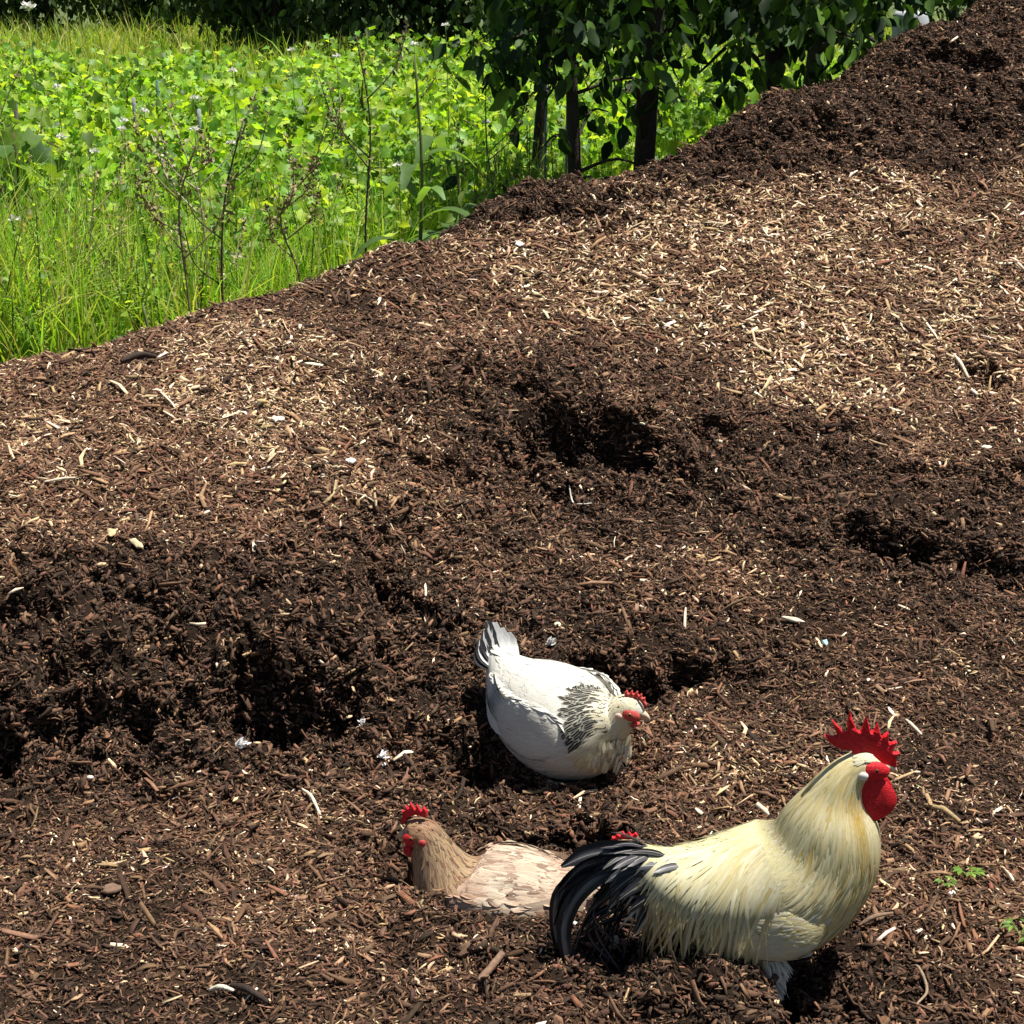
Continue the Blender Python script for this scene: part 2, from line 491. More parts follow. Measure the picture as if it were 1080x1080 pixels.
PAL = np.array([1.33, 1.26, 1.19]) * np.array([[.026, .016, .010], [.062, .035, .022], [.105, .060, .037], [.132, .066, .039], [.175, .108, .064], [.27, .19, .105], [.46, .35, .22], [.62, .53, .40]])
def chips(n, ylo, yhi, marg, lmin, lmax, mean, name, lift, drybias=0.0, wf=(.14, .34), kmin=.55, damp_shade_only=False):
    # rejection sample inside the view wedge with a margin for side views
    y = np.sqrt(rng.uniform(ylo ** 2, yhi ** 2, n * 3)); x = rng.uniform(-1, 1, n * 3) * (y * .305 * marg + .40)
    z = H(x, y)
    ok = (hb(x, y) > -.025) | (y < 3.3)
    x, y, z = x[ok][:n], y[ok][:n], z[ok][:n]
    n = len(x)
    d = dryness(x, y) + drybias
    kd = sstep(-1.2, 1.0, d + rng.normal(0, .30, n))
    keep = rng.random(n) < kmin + (1 - kmin) * sstep(-.9, .1, d)
    if damp_shade_only:
        kp = (.15 + .85 * sstep(.1, .7, blobs(DAMP_SHADE, x, y))) * .65
        nz = normals(x, y)[:, 2]; keep = rng.random(n) < kp * np.clip(1 / np.maximum(nz, .15), 1, 5)
    x, y, z, d, kd = x[keep], y[keep], z[keep], d[keep], kd[keep]; n = len(x)
    Nn = normals(x, y); Nn = nrm(Nn + rng.normal(0, .28, (n, 3)))
    L = np.clip(np.exp(rng.normal(math.log(mean), .5, n)), lmin, lmax) * (.75 + .35 * kd)
    W = np.clip(L * rng.uniform(*wf, n), .0022, .011)
    T = np.clip(W * rng.uniform(.15, .4, n), .0008, .003)
    # colour class
    r = rng.random(n)
    pd = np.array([.36, .32, .16, .08, .05, .018, .008, .004]); pw = np.array([.08, .18, .19, .13, .16, .12, .09, .05])
    pm = .32 + 1.6 * sstep(-.05, .5, fbm(N4, x * .8 + y * .5, y, 3.6, 4, .6) + .30 * blobs(DRY, x, y) - .22)
    wt = pd[None] * (1 - kd[:, None]) + pw[None] * kd[:, None]; wt[:, 5:] *= pm[:, None]
    cum = np.cumsum(wt, 1); cum /= cum[:, -1:]
    ci = (r[:, None] > cum).sum(1)
    col = PAL[ci] * rng.uniform(.75, 1.25, (n, 1)) * (1 + rng.normal(0, .05, (n, 3)))
    P = np.stack([x, warp(x, y, z), z], -1) + Nn * (lift * rng.uniform(.2, 1.6, n))[:, None]
    return slivers(P, Nn, rng.uniform(0, 2 * np.pi, n), L, W, T, rng.normal(0, .06, n), rng.normal(0, .16, n), col, name)
o = chips(400000, 2.15, 5.0, 1.25, .004, .042, .0108, "wood_chips", .004)
tag(o, "brown shredded bark and wood chips covering the near mound", "wood chips", kind="stuff")
o = chips(265000, 4.8, 9.2, 1.25, .006, .06, .0165, "wood_chips", .005)
tag(o, "pale and brown wood chips strewn over the far upper slope", "wood chips", kind="stuff")
o = chips(9500, 2.15, 8.5, 1.2, .03, .085, .040, "wood_splinters", .009, .30, (.08, .2))
tag(o, "long pale wood splinters lying on top of the mulch", "wood splinters", kind="stuff")
o = chips(400000, 2.2, 9.0, 1.25, .005, .030, .0125, "compost_crumbs", .005, -.5, (.22, .55), 1.0, True)
tag(o, "dark damp clods and crumbs of compost in the dug scrapes", "compost", kind="stuff")

# clods and fibres sticking out of the steep faces of the scrapes and of the bank
GP3 = np.stack([gx, warp(gx, gy, gz), gz], -1)
ea = GP3[1:, :-1] - GP3[:-1, :-1]; eb = GP3[:-1, 1:] - GP3[:-1, :-1]
cr = np.cross(ea, eb); ar = np.linalg.norm(cr, axis=-1); cn = cr / np.maximum(ar, 1e-9)[..., None]
P00 = GP3[:-1, :-1]
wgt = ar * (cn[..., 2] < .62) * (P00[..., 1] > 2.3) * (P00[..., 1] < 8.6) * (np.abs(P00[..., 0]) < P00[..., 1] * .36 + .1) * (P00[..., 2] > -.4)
nw = int(min(90000, 20000 * wgt.sum())); pick = rng.choice(wgt.size, nw, p=(wgt / wgt.sum()).ravel())
uu, vv = rng.random((nw, 1)), rng.random((nw, 1)); fl_ = lambda A: A.reshape(-1, 3)[pick]
Pw = fl_(P00) + fl_(ea) * uu + fl_(eb) * vv; Nw = nrm(fl_(cn) + rng.normal(0, .35, (nw, 3)))
Lw = np.clip(np.exp(rng.normal(math.log(.015), .5, nw)), .005, .05); Ww = np.clip(Lw * rng.uniform(.15, .5, nw), .002, .011)
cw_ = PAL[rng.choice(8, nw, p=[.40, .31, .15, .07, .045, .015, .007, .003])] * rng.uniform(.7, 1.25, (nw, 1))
o = slivers(Pw + Nw * .003, Nw, rng.uniform(0, 6.283, nw), Lw, Ww, np.clip(Ww * .35, .001, .003), rng.normal(0, .08, nw), rng.normal(.1, .3, nw), cw_, "bank_crumbs")
tag(o, "dark crumbs and fibres poking out of the steep dug faces", "compost", kind="stuff")
# ------------------------------------------------------------------ meadow ground: one sheet to the horizon, sunk under the mound
fx = np.unique(np.concatenate([np.linspace(-400, -6, 20), np.arange(-6, 8, .25), np.linspace(8, 400, 20)]))
fy = np.unique(np.concatenate([np.linspace(-200, 0, 10), np.arange(0, 14, .25), np.linspace(14, 40, 27), np.linspace(40, 600, 20)]))
mx, my = np.meshgrid(fx, fy, indexing='ij')
inside = (mx > -4.0) & (mx < 5.4) & (my > .8) & (my < 11.8)
bz = np.where(inside, hb(mx, my), -1)
for sx, sy in ((.25, 0), (-.25, 0), (0, .25), (0, -.25)):
    bz = np.maximum(bz, np.where(inside, hb(mx + sx, my + sy), -1))
mz = np.where((bz > -.02) | (inside & (my < 3.5)), -.5, -.045 + .04 * fbm(N2, mx, my, .4, 3) * (np.abs(my) < 60))
k = NT("meadow_soil")
tc = k.n('ShaderNodeTexCoord').outputs['Object']
c = k.ramp(k.noise(tc, .9, 6, .7), [(.3, (.035, .055, .012)), (.55, (.07, .10, .02)), (.75, (.13, .13, .04))])
p = k.n('ShaderNodeBsdfPrincipled'); k.l(c, p.inputs['Base Color']); p.inputs['Roughness'].default_value = .95
k.l(p.outputs[0], k.out.inputs[0])
o = mesh_np("meadow_ground", np.stack([mx, my, mz], -1).reshape(-1, 3), [grid_faces(len(fx), len(fy))[:, ::-1]], k.m, smooth=True)
tag(o, "green meadow ground reaching back to the dark hedge", "meadow", kind="structure")

M_GRASS = mat_attr("grass_blade", rough=.55, nscale=3, lo=.75, hi=1.2, spec=.3, transl=.45, tcol=(1.5, 1.5, .5))
M_LEAF = mat_attr("meadow_leaf", rough=.5, nscale=30, lo=.8, hi=1.2, spec=.35, transl=.5, tcol=(1.6, 1.55, .5))
M_DARKLEAF = mat_attr("shade_leaf", rough=.55, nscale=30, lo=.8, hi=1.2, spec=.15, transl=.22, tcol=(1.4, 1.7, .5))
M_BARK = mat_attr("bark", rough=.9, nscale=40, lo=.5, hi=1.4, bump=.8, bscale=70)
M_STEM = mat_attr("dry_stem", rough=.8, nscale=40, lo=.7, hi=1.3)

def field_z(x, y):
    return np.maximum(hb(x, y), -.05)

def blades(B, hgt, wid, az, lean, curve, col, name, seg=4):
    """grass blades as tapered bent ribbons"""
    n = len(B)
    t = np.linspace(0, 1, seg + 1)
    d = np.stack([np.cos(az), np.sin(az), np.zeros(n)], -1)
    fa = az + rng.uniform(0.6, 2.4, n); s = np.stack([np.cos(fa), np.sin(fa), np.zeros(n)], -1)
    V = np.empty((n, seg + 1, 2, 3)); C = np.empty((n, seg + 1, 2, 3))
    for a in range(seg + 1):
        c = B + d * (hgt * (lean * t[a] + curve * t[a] ** 2.5))[:, None]
        c[:, 2] += hgt * (t[a] - .55 * np.clip(curve, 0, 1) * t[a] ** 3)
        w = (wid * (1 - t[a] ** 1.6) * .5 + .0004)[:, None]
        V[:, a, 0] = c - s * w; V[:, a, 1] = c + s * w
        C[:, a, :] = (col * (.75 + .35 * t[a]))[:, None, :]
    q = np.array([[2 * a, 2 * a + 1, 2 * a + 3, 2 * a + 2] for a in range(seg)])
    Fc = (np.arange(n)[:, None, None] * (2 * seg + 2) + q[None]).reshape(-1, 4)
    return mesh_np(name, V.reshape(-1, 3), [Fc], M_GRASS, col=C.reshape(-1, 3))

def grass(n, ylo, yhi, xl, xr, hm, hs, wm, pal, name, label, cat, leanmax=.35):
    y = rng.uniform(ylo, yhi, n * 2); x = rng.uniform(0, 1, n * 2) * (xr(y) - xl(y)) + xl(y)
    z = hb(x, y); ok = (z < .10) & (rng.random(n * 2) < .55 + 1.2 * fbm(N3, x, y, 1.5, 3))
    x, y, z = x[ok][:n], y[ok][:n], z[ok][:n]; n = len(x)
    h = np.clip(rng.normal(hm, hs, n), hm * .35, hm * 1.9) * (1 + .5 * fbm(N2, x, y, 1.1, 2))
    pal = np.array(pal); col = pal[rng.integers(0, len(pal), n)] * rng.uniform(.7, 1.3, (n, 1))
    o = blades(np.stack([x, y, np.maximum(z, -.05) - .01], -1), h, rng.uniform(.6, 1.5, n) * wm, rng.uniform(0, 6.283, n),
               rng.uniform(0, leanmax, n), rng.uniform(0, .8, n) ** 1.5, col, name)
    tag(o, label, cat, kind="stuff"); return o
GP = [(.21, .39, .035), (.15, .32, .03), (.28, .44, .05), (.34, .45, .065), (.42, .42, .14)]
GY_ = [(.28, .42, .045), (.21, .36, .035), (.36, .42, .07), (.42, .38, .15)]
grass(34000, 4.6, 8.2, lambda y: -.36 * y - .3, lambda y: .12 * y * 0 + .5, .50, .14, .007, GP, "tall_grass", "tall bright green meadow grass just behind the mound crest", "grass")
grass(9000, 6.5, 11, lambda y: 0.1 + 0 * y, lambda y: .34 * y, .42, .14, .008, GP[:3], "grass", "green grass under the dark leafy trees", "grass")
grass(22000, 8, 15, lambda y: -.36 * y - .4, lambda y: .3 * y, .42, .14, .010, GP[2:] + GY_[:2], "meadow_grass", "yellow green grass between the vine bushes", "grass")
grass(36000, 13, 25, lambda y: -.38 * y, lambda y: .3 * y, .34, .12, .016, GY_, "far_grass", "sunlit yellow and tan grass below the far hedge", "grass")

# ------------------------------------------------------------------ leaves
LEAFSHAPES = {
  'oval':  np.array([[0, 0], [.22, .21], [.50, .27], [.78, .17], [1.0, 0], [.78, -.17], [.50, -.27], [.22, -.21]]),
  'lance': np.array([[0, 0], [.30, .15], [.60, .15], [1.0, 0], [.60, -.15], [.30, -.15]]),
  'lobed': np.array([[0, 0], [-.12, .38], [.28, .36], [.40, .58], [.62, .26], [1.0, 0], [.62, -.26], [.40, -.58], [.28, -.36], [-.12, -.38]]),
}
def leaves(acc, P, D, N, L, col, shape='oval', cup=.18, droop=.25):
    n = len(P); sh = LEAFSHAPES[shape]; m = len(sh)
    D = nrm(D); N = nrm(N - D * (N * D).sum(-1, keepdims=True)); S = np.cross(N, D)
    V = np.empty((n, m + 1, 3))
    for a in range(m):
        u, v = sh[a]
        V[:, a] = P + D * (L * u)[:, None] + S * (L * v)[:, None] + N * (L * (cup * abs(v) * 1.5 - droop * max(u, 0) ** 2))[:, None]
    V[:, m] = P + D * (L * .48)[:, None] - N * (L * (droop * .23))[:, None]
    j = np.arange(m); q = np.stack([np.full(m, m), j, (j + 1) % m], -1)
    Fc = (np.arange(n)[:, None, None] * (m + 1) + q[None]).reshape(-1, 3)
    C = np.repeat(col[:, None, :], m + 1, 1)
    acc.add(V.reshape(-1, 3), [Fc], C.reshape(-1, 3))

def rand_dirs(n): return nrm(rng.normal(0, 1, (n, 3)))
def leafcols(n, pal, var=.3):
    pal = np.array(pal); return pal[rng.integers(0, len(pal), n)] * rng.uniform(1 - var, 1 + var, (n, 1))

VP = [(.32, .48, .04), (.23, .42, .04), (.40, .52, .07), (.15, .31, .04), (.18, .32, .03), (.09, .17, .02)]  # darkest green stands in for shade in the gaps and bush bases
def vine_bush(x, y, w, h, n, lsize, label, pal=VP, group="vine bushes in the meadow", dark=False):
    r = empty("scrub_bush" if dark else "vine_bush", (x, y, -.05), label=label, cat="bush" if dark else "vine bush", group=None if dark else group)
    st = Acc(); lf = Acc()
    tips = []
    for k in range(rng.integers(6, 10)):
        a = rng.uniform(0, 6.28); rr = rng.uniform(.2, 1) * w * .5
        p = [(rng.normal(0, .03), rng.normal(0, .03), 0)]
        for q in (.35, .7, 1.0):
            p.append((math.cos(a) * rr * q ** 1.3 + rng.normal(0, .03), math.sin(a) * rr * q ** 1.3 + rng.normal(0, .03), h * rng.uniform(.75, 1.0) * q ** .8))
        V, Fq = tube(p, (.011, .004), 5); st.add(V, Fq, (.09, .06, .03))
        Pc = catmull(p, 12)[3:]; tips.append(Pc)
    tips = np.concatenate(tips)
    # leaf clusters along the canes, uneven so gaps stay
    c = tips[rng.integers(0, len(tips), n)] + rng.normal(0, 1, (n, 3)) * np.array([w * .14, w * .14, h * .10])
    c[:, 2] = np.clip(c[:, 2], .05, None)
    N = nrm(rng.normal(0, .55, (n, 3)) + np.array([.1, -.25, 1.0])); D = rand_dirs(n) + np.array([0, -.3, -.35])
    leaves(lf, c, D, N, lsize * rng.uniform(.55, 1.25, n), leafcols(n, pal), 'lobed' if not dark else 'oval')
    st.build("cane", M_STEM, r); lf.build("foliage", M_DARKLEAF if dark else M_LEAF, r)
    return r
VL = ["in the front row behind the tall grass", "in the second row", "in the third row", "in the fourth row", "in the fifth row", "in the back row before the far grass"]
for row, y0 in enumerate((7.6, 8.6, 9.7, 10.9, 12.3, 13.9)):
    nx = 8 + row
    for i in range(nx):
        u = -.345 + (.345 + .20) * (i + .5) / nx
        x = u * y0 + rng.normal(0, .10); y = y0 + rng.normal(0, .25)
        if row == 0 and x > -.1: continue
        pos = "at the left" if u < -.2 else "in the middle" if u < -.03 else "seen between dark leaves"
        vine_bush(x, y, rng.uniform(.95, 1.25), rng.uniform(.52, .72) + .06 * (row > 1), 1250 if row < 3 else 760, .056, "bright vine bush " + pos + " " + VL[row])
# herbs mixed into the grass: upright stems with small leaves and seed heads, far too many to count
A = Acc(); n = 520
hy_ = rng.uniform(5.2, 8.6, n * 3); hx_ = rng.uniform(0, 1, n * 3) * (.36 * hy_ + .25) - .36 * hy_; z_ = hb(hx_, hy_); ok = z_ < .08
hx_, hy_, z_ = hx_[ok][:n], hy_[ok][:n], z_[ok][:n]
for i in range(len(hx_)):
    h_ = rng.uniform(.32, .75); b0 = np.array([hx_[i], hy_[i], max(z_[i], -.05)]); ln = rng.normal(0, .10, 2)
    pts = b0 + np.outer(np.linspace(0, 1, 4) ** 1.4, [ln[0], ln[1], 0]) + np.outer(np.linspace(0, 1, 4), [0, 0, h_])
    V, Fq = tube(pts, (.0035, .0015), 4, 7); cs_ = np.array([(.12, .20, .04), (.22, .22, .08), (.30, .25, .12), (.10, .08, .04)][rng.integers(0, 4)]); A.add(V, Fq, cs_)
    m = rng.integers(14, 34); q = rng.uniform(.25, 1, m); P_ = b0 + np.outer(q ** 1.4, [ln[0], ln[1], 0]) + np.outer(q, [0, 0, h_])
    kind_ = rng.random()
    if kind_ < .6: leaves(A, P_, rand_dirs(m) + [0, 0, .1], rand_dirs(m) * .6 + [0, 0, 1], rng.uniform(.025, .06, m) * (1.15 - .6 * q), leafcols(m, [(.22, .38, .04), (.14, .26, .03), (.32, .44, .06)]), 'oval')
    elif kind_ < .85: leaves(A, P_ + rng.normal(0, .012, (m, 3)), rand_dirs(m) + [0, 0, 1.2], rand_dirs(m), rng.uniform(.012, .03, m), leafcols(m, [(.30, .28, .12), (.22, .24, .08), (.4, .36, .2)]), 'oval')
    else: leaves(A, P_, rand_dirs(m) + [0, 0, .6], rand_dirs(m) * .6 + [0, 0, 1], rng.uniform(.07, .14, m) * (1.2 - .7 * q), leafcols(m, [(.13, .25, .04), (.2, .32, .06)]), 'lance')
tag(A.build("meadow_herbs", M_LEAF), "mixed leafy herbs and seed stems growing through the tall grass", "meadow herbs", kind="stuff")
# taller bush at the left edge, shade painted as darker leaf colours
vine_bush(-2.08, 7.2, .75, .85, 420, .085, "taller leafy bush with a dark shaded base at the left picture edge", [(.11, .2, .03), (.15, .24, .03), (.07, .14, .03)])
# scrubby bush in front of the tree trunks
vine_bush(.12, 7.0, .75, .62, 520, .055, "small leaved scrub bush left of the thin dark trunk", [(.10, .17, .03), (.16, .23, .05), (.06, .11, .02)], dark=True)
vine_bush(.62, 7.5, .8, .55, 420, .055, "low small leaved bush at the foot of the dark trunks", [(.07, .13, .03), (.12, .18, .05)], dark=True)

# ------------------------------------------------------------------ trees with big dark drooping leaves (their crowns reach above the picture)
def tree(x, y, h, trunk_r, cw, cbot, n, lsize, pal, label, group=None, shape='oval', name="leafy_tree", mat=None, lean=0.0):
    r = empty(name, (x, y, -.05), label=label, cat="tree", group=group)
    tr = Acc(); cr = Acc()
    top = h * .8
    tp = [(0, 0, 0), (lean * .3, rng.normal(0, .03), top * .3), (lean * .7 + rng.normal(0, .03), rng.normal(0, .03), top * .65), (lean, 0, top)]
    V, Fq = tube(tp, (trunk_r * 1.15, trunk_r, trunk_r * .75, trunk_r * .3), 12); tr.add(V, Fq, (.035, .028, .02))
    tw = []
    nb = 16
    for b in range(nb):
        q = rng.uniform(.0, 1); z0 = cbot + q * (top - cbot) * .9
        a = b * 2.4 + rng.normal(0, .3); ln = cw * .5 * (1 - .5 * q) * rng.uniform(.7, 1.1)
        z0 = max(z0, .4); c0 = np.array([lean * z0 / top, 0, z0])
        e = c0 + np.array([math.cos(a) * ln, math.sin(a) * ln, rng.uniform(-.05, .45) * ln])
        m = (c0 + e) / 2 + np.array([0, 0, .12 * ln]); e[2] -= .1 * ln
        V, Fq = tube([c0, m, e], (trunk_r * .32, trunk_r * .1), 6); tr.add(V, Fq, (.035, .028, .02))
        tw.append(catmull([c0, m, e], 14)[3:])
    tw = np.concatenate(tw)
    ncl = max(40, n // 14)
    cl = tw[rng.integers(0, len(tw), ncl)] + rng.normal(0, 1, (ncl, 3)) * np.array([.13, .13, .12]) * cw * .55
    idx = rng.integers(0, ncl, n)
    P = cl[idx] + rng.normal(0, 1, (n, 3)) * np.array([.085, .085, .10]) * (lsize / .1)
    dense_z = cbot + .55
    lowm = P[:, 2] < dense_z
    if cbot > .2:
        hide = lowm & (fbm(N2, P[:, 0] + x, P[:, 2] * .8 + P[:, 1] * .3, 5.0, 2) < -.09 + .27 * np.clip((dense_z - P[:, 2]) / .55, 0, 1))
        P[hide, 2] = dense_z + rng.uniform(0, 1.2, hide.sum())
    P[:, 2] = np.maximum(P[:, 2], cbot - .15 + rng.uniform(0, .35, n))
    D = rand_dirs(n) * .8 + np.array([0, 0, -.9]); N = rand_dirs(n) + np.array([0, -.2, .5])
    leaves(cr, P, D, N, lsize * rng.uniform(.6, 1.25, n), leafcols(n, pal), shape)
    tr.build("trunk", M_BARK, r, True); cr.build("crown", mat or M_DARKLEAF, r)
    return r
DP = [(.016, .038, .011), (.022, .05, .013), (.013, .03, .010), (.05, .10, .02), (.10, .19, .03)]  # crown shade painted into the dark greens, brighter ones painted as sunlit leaves
tree(.27, 7.25, 2.5, .028, 1.1, .46, 1050, .08, DP, "slim dark tree with a thin trunk left of the thicker trunk", lean=-.05)
tree(.545, 7.6, 2.9, .044, 2.0, .48, 1950, .09, DP, "dark leafy tree with the thickest trunk behind the mound crest", lean=.03)
tree(1.15, 8.3, 3.1, .05, 1.7, .64, 1800, .09, DP, "dark broad leaved tree right of the thick trunk", lean=.1)
tree(1.62, 9.9, 3.2, .06, 2.0, .9, 1900, .09, DP, "dark tree at the right end by the pale object", lean=.05)
tree(.12, 8.4, 2.4, .028, .8, 1.02, 700, .11, [(.04, .09, .02), (.055, .11, .025)], "mid green tree overhanging the meadow left of the trunks")
# far hedge of shrubs with foliage down to the grass
HP = [(.04, .075, .02), (.06, .10, .025), (.03, .055, .016), (.09, .13, .04)]
for i, (x, y, wd, h, lab) in enumerate([(-8.3, 23.8, 3.0, 3.4, "dark hedge shrub at the far left corner of the meadow"), (-6.1, 24.4, 2.8, 3.6, "dark hedge shrub second from the far left corner"),
        (-5.0, 26.0, 2.8, 3.2, "dark hedge shrub set back behind the tan grass patch"),
        (-4.0, 24.8, 2.8, 3.2, "green hedge shrub above the tan grass patch"), (-2.7, 21.2, 1.9, 3.4, "dark hedge shrub with a pale leafy outer side"),
        (-1.5, 20.4, 1.9, 3.2, "lighter green hedge shrub standing forward of the hedge"), (-.3, 20.6, 1.9, 3.0, "dark hedge shrub left of the overhanging tree"),
        (1.2, 22, 2.4, 3.2, "hedge shrub behind the dark leafy trees"), (3.4, 23, 3.0, 3.4, "hedge shrub behind the rightmost dark tree"), (6.2, 25, 3.2, 3.4, "hedge shrub hidden far right behind the mound")]):
    tree(x, y, h, .06, wd * 1.15, -.05, 6500, .12, HP, lab, "shrubs of the far hedge", 'oval', "hedge_shrub", M_DARKLEAF)

# ------------------------------------------------------------------ single weeds
def dock(px, py, Y, s, label, nleaf=11, stalk=.75):
    b = at_Y(px, py, Y); z = float(field_z(b[0], b[1]))
    r = empty("dock_plant", (b[0], Y, z - .02), label=label, cat="weed")
    st = Acc(); V, Fq = tube([(0, 0, 0), (.02, 0, stalk * .5), (.0, .02, stalk)], (.009, .004), 6); st.add(V, Fq, (.10, .12, .04)); st.build("stalk", M_STEM, r)
    for i in range(nleaf):
        a = i * 2.4 + rng.normal(0, .2); L = s * rng.uniform(.7, 1.15); up = rng.uniform(.5, 1.3); hz = rng.uniform(0, stalk * .55)
        nu = 9; t = np.linspace(0, 1, nu)
        d = np.array([math.cos(a), math.sin(a), 0]); side = np.array([-math.sin(a), math.cos(a), 0])
        C = d * (L * (t * .85))[:, None] + np.array([0, 0, 1]) * (L * (up * t - (.55 + .4 * up) * t ** 2))[:, None] + np.array([0, 0, hz])
        wv = L * .11 * np.sin(np.pi * np.clip(t * .92 + .04, 0, 1)) ** .7 * (1 + .12 * np.sin(t * 22 + i))
        g = np.stack([C - side * wv[:, None] + [0, 0, .25 * 1] * wv[:, None], C, C + side * wv[:, None] + [0, 0, .25 * 1] * wv[:, None]], 1).reshape(-1, 3)
        A = Acc(); A.add(g, [grid_faces(nu, 3)], np.array((.11, .20, .05)) * rng.uniform(.7, 1.4)); A.build("leaf", M_LEAF, r, True)
    return r
dock(440, 235, 6.35, .27, "large dock plant with long broad leaves beside the mound crest", 15, .8)
dock(480, 212, 6.7, .24, "smaller dock plant with drooping blue green leaves by the crest", 10, .5)
dock(150, 330, 5.5, .16, "low broad leaved weed in the tall grass at left", 9, .25)

def stalk(px, py, Y, h, label, col, nb, seed=0, heads=True, rad=.0042, hs=1.0):
    b = at_Y(px, py, Y); z = float(field_z(b[0], b[1]))
    r = empty("seed_stalk", (b[0], Y, z - .02), label=label, cat="weed stalk")
    A = Acc(); Hd = Acc()
    main = [(0, 0, 0), (rng.normal(0, .015), 0, h * .35), (rng.normal(0, .03), 0, h * .7), (rng.normal(0, .05), 0, h)]
    V, Fq = tube(main, (rad, rad * .5), 6); A.add(V, Fq, col)
    M = catmull(main, 30)
    ends = [M[16:]]
    for i in range(nb):
        c0 = M[rng.integers(9, 24)]; a = rng.choice([0, math.pi]) + rng.normal(0, .6); ln = h * rng.uniform(.18, .42)
        e = c0 + np.array([math.cos(a) * ln * .55, math.sin(a) * ln * .55, ln * .85]); m = (c0 + e) / 2 + np.array([math.cos(a) * .03, 0, -.02])
        V, Fq = tube([c0, m, e], (rad * .6, rad * .3), 5); A.add(V, Fq, col); ends.append(catmull([c0, m, e], 12)[5:])
    A.build("stem", M_STEM, r)
    if heads:
        for E in ends:
            Hd = Acc(); n = max(8, int(200 * hs / len(ends)))
            P = E[rng.integers(0, len(E), n)] + rng.normal(0, .009, (n, 3))
            leaves(Hd, P, rand_dirs(n) + [0, 0, .3], rand_dirs(n), rng.uniform(.010, .024, n), leafcols(n, [col, (.30, .24, .13), (.2, .2, .07)]), 'oval')
            Hd.build("seed_head", M_STEM, r)
    return r
stalk(235, 270, 5.9, .85, "dark branching dead stalk with a clear fork in the mid meadow", (.06, .05, .03), 3, heads=False, rad=.005)
stalk(385, 240, 6.3, 1.0, "tall dark forked stalk reaching towards the hedge", (.06, .055, .03), 3, heads=True, rad=.005, hs=.6)
stalk(202, 330, 5.45, .72, "brown dock seed stalk with leafy clumps near the crest at left", (.20, .16, .07), 5, hs=1.6)
stalk(318, 285, 5.75, .55, "rusty seed stalk just behind the crest right of the leafy clump", (.20, .14, .07), 4, hs=1.2)
stalk(222, 255, 6.2, .95, "pale dry umbel stalk with whitish seed heads", (.42, .38, .26), 6, hs=1.5)
stalk(12, 130, 7.2, 1.15, "tall pale forked stalk at the left picture edge", (.35, .3, .18), 3, hs=.5)
stalk(340, 150, 7.5, .9, "thin straight stalk before the dark hedge", (.25, .24, .1), 4, hs=1.0)
stalk(520, 150, 7.3, .85, "slender green brown stalk left of the slim dark tree", (.12, .13, .05), 5, hs=1.0)
stalk(90, 250, 6.3, .8, "tan grass like seed stalk at the left of the meadow", (.32, .26, .14), 5, hs=1.2)
# tiny white flower heads dotted over the meadow
M_PETAL = mat_attr("petal", rough=.7, nscale=30, lo=.9, hi=1.1, transl=.2, tcol=(1, 1, 1))
fl = [(65, 145), (130, 128), (128, 137), (205, 104), (244, 152), (245, 75), (437, 47), (307, 53), (470, 27), (205, 137), (15, 232), (512, 130), (30, 8), (100, 160), (60, 92), (420, 175), (355, 60), (152, 118)]
FW = ["tiny white flower head", "small white blossom", "little white bloom"]
for i, (px, py) in enumerate(fl):
    Y = 6.0 + (230 - py) / 200 * 3.2 if py > 20 else 9
    c = at_Y(px, py, Y); z0 = -.05
    r = empty("white_flower", (c[0], c[1], z0), label="tiny white flower head on a thin stem among the meadow leaves", cat="flower", group="white flowers dotted over the meadow")
    hgt = max(.15, c[2] - z0)
    A = Acc(); V, Fq = tube([(0, 0, 0), (.01, .01, hgt * .5), (0, 0, hgt)], (.003, .0015), 5); A.add(V, Fq, (.1, .16, .04)); A.build("stem", M_STEM, r)
    A = Acc(); n = 26
    d = rand_dirs(n); d[:, 2] = abs(d[:, 2]) * .6
    leaves(A, np.tile([0, 0, hgt], (n, 1)) + d * .008, d, rand_dirs(n), np.full(n, .016 if py > 20 else .035), leafcols(n, [(.75, .74, .68)], .1)); A.build("petals", M_PETAL, r)

# ------------------------------------------------------------------ posts and the unidentified pale object
def post(px, py, Y, ztop, rad, col, label):
    b = at_Y(px, py, Y)
    A = Acc(); zt = at_Y(px, ztop, Y)[2] + .05 - (.17 if Y > 8.5 else 0)
    V, Fq = tube([(0, 0, 0), (.004, 0, zt * .5), (.01, 0, zt)], (rad, rad * .9), 10); A.add(V, Fq, col)
    o = A.build("vineyard_post", M_BARK, None, True, (b[0], Y, -.05)); tag(o, label, "post", "thin posts among the vines"); return o
post(138, 90, 9.6, 68, .011, (.22, .23, .22), "thin grey vineyard post with a dark side in the middle of the vines")
post(163, 72, 11.0, 54, .011, (.10, .20, .17), "bluish green vineyard post just right of the grey one")
post(14, 110, 8.6, 70, .011, (.12, .11, .10), "dark vineyard post near the left picture edge")
post(207, 105, 9.0, 78, .011, (.26, .28, .28), "grey vineyard post behind the pale umbel stalk")
post(278, 75, 10.4, 60, .011, (.22, .24, .24), "short grey vineyard post left of the tall forked stalk")
post(574, 115, 7.7, 80, .006, (.16, .2, .2), "slim blue grey stake left of the thin dark trunk")
post(597, 70, 7.9, 38, .006, (.35, .34, .28), "pale thin cane beside the slim dark tree")
bb = at_Y(950, 20, 9.0)  # pale patch of unknown kind over the crest; its drum shape is assumed
A = Acc()
prof = [(0, 0), (.26, 0), (.275, .03), (.28, .25), (.29, .27), (.28, .29), (.28, .58), (.29, .60), (.28, .62), (.275, .85), (.25, .88), (.24, .90), (0, .90)]
th = np.arange(28) * 2 * np.pi / 28
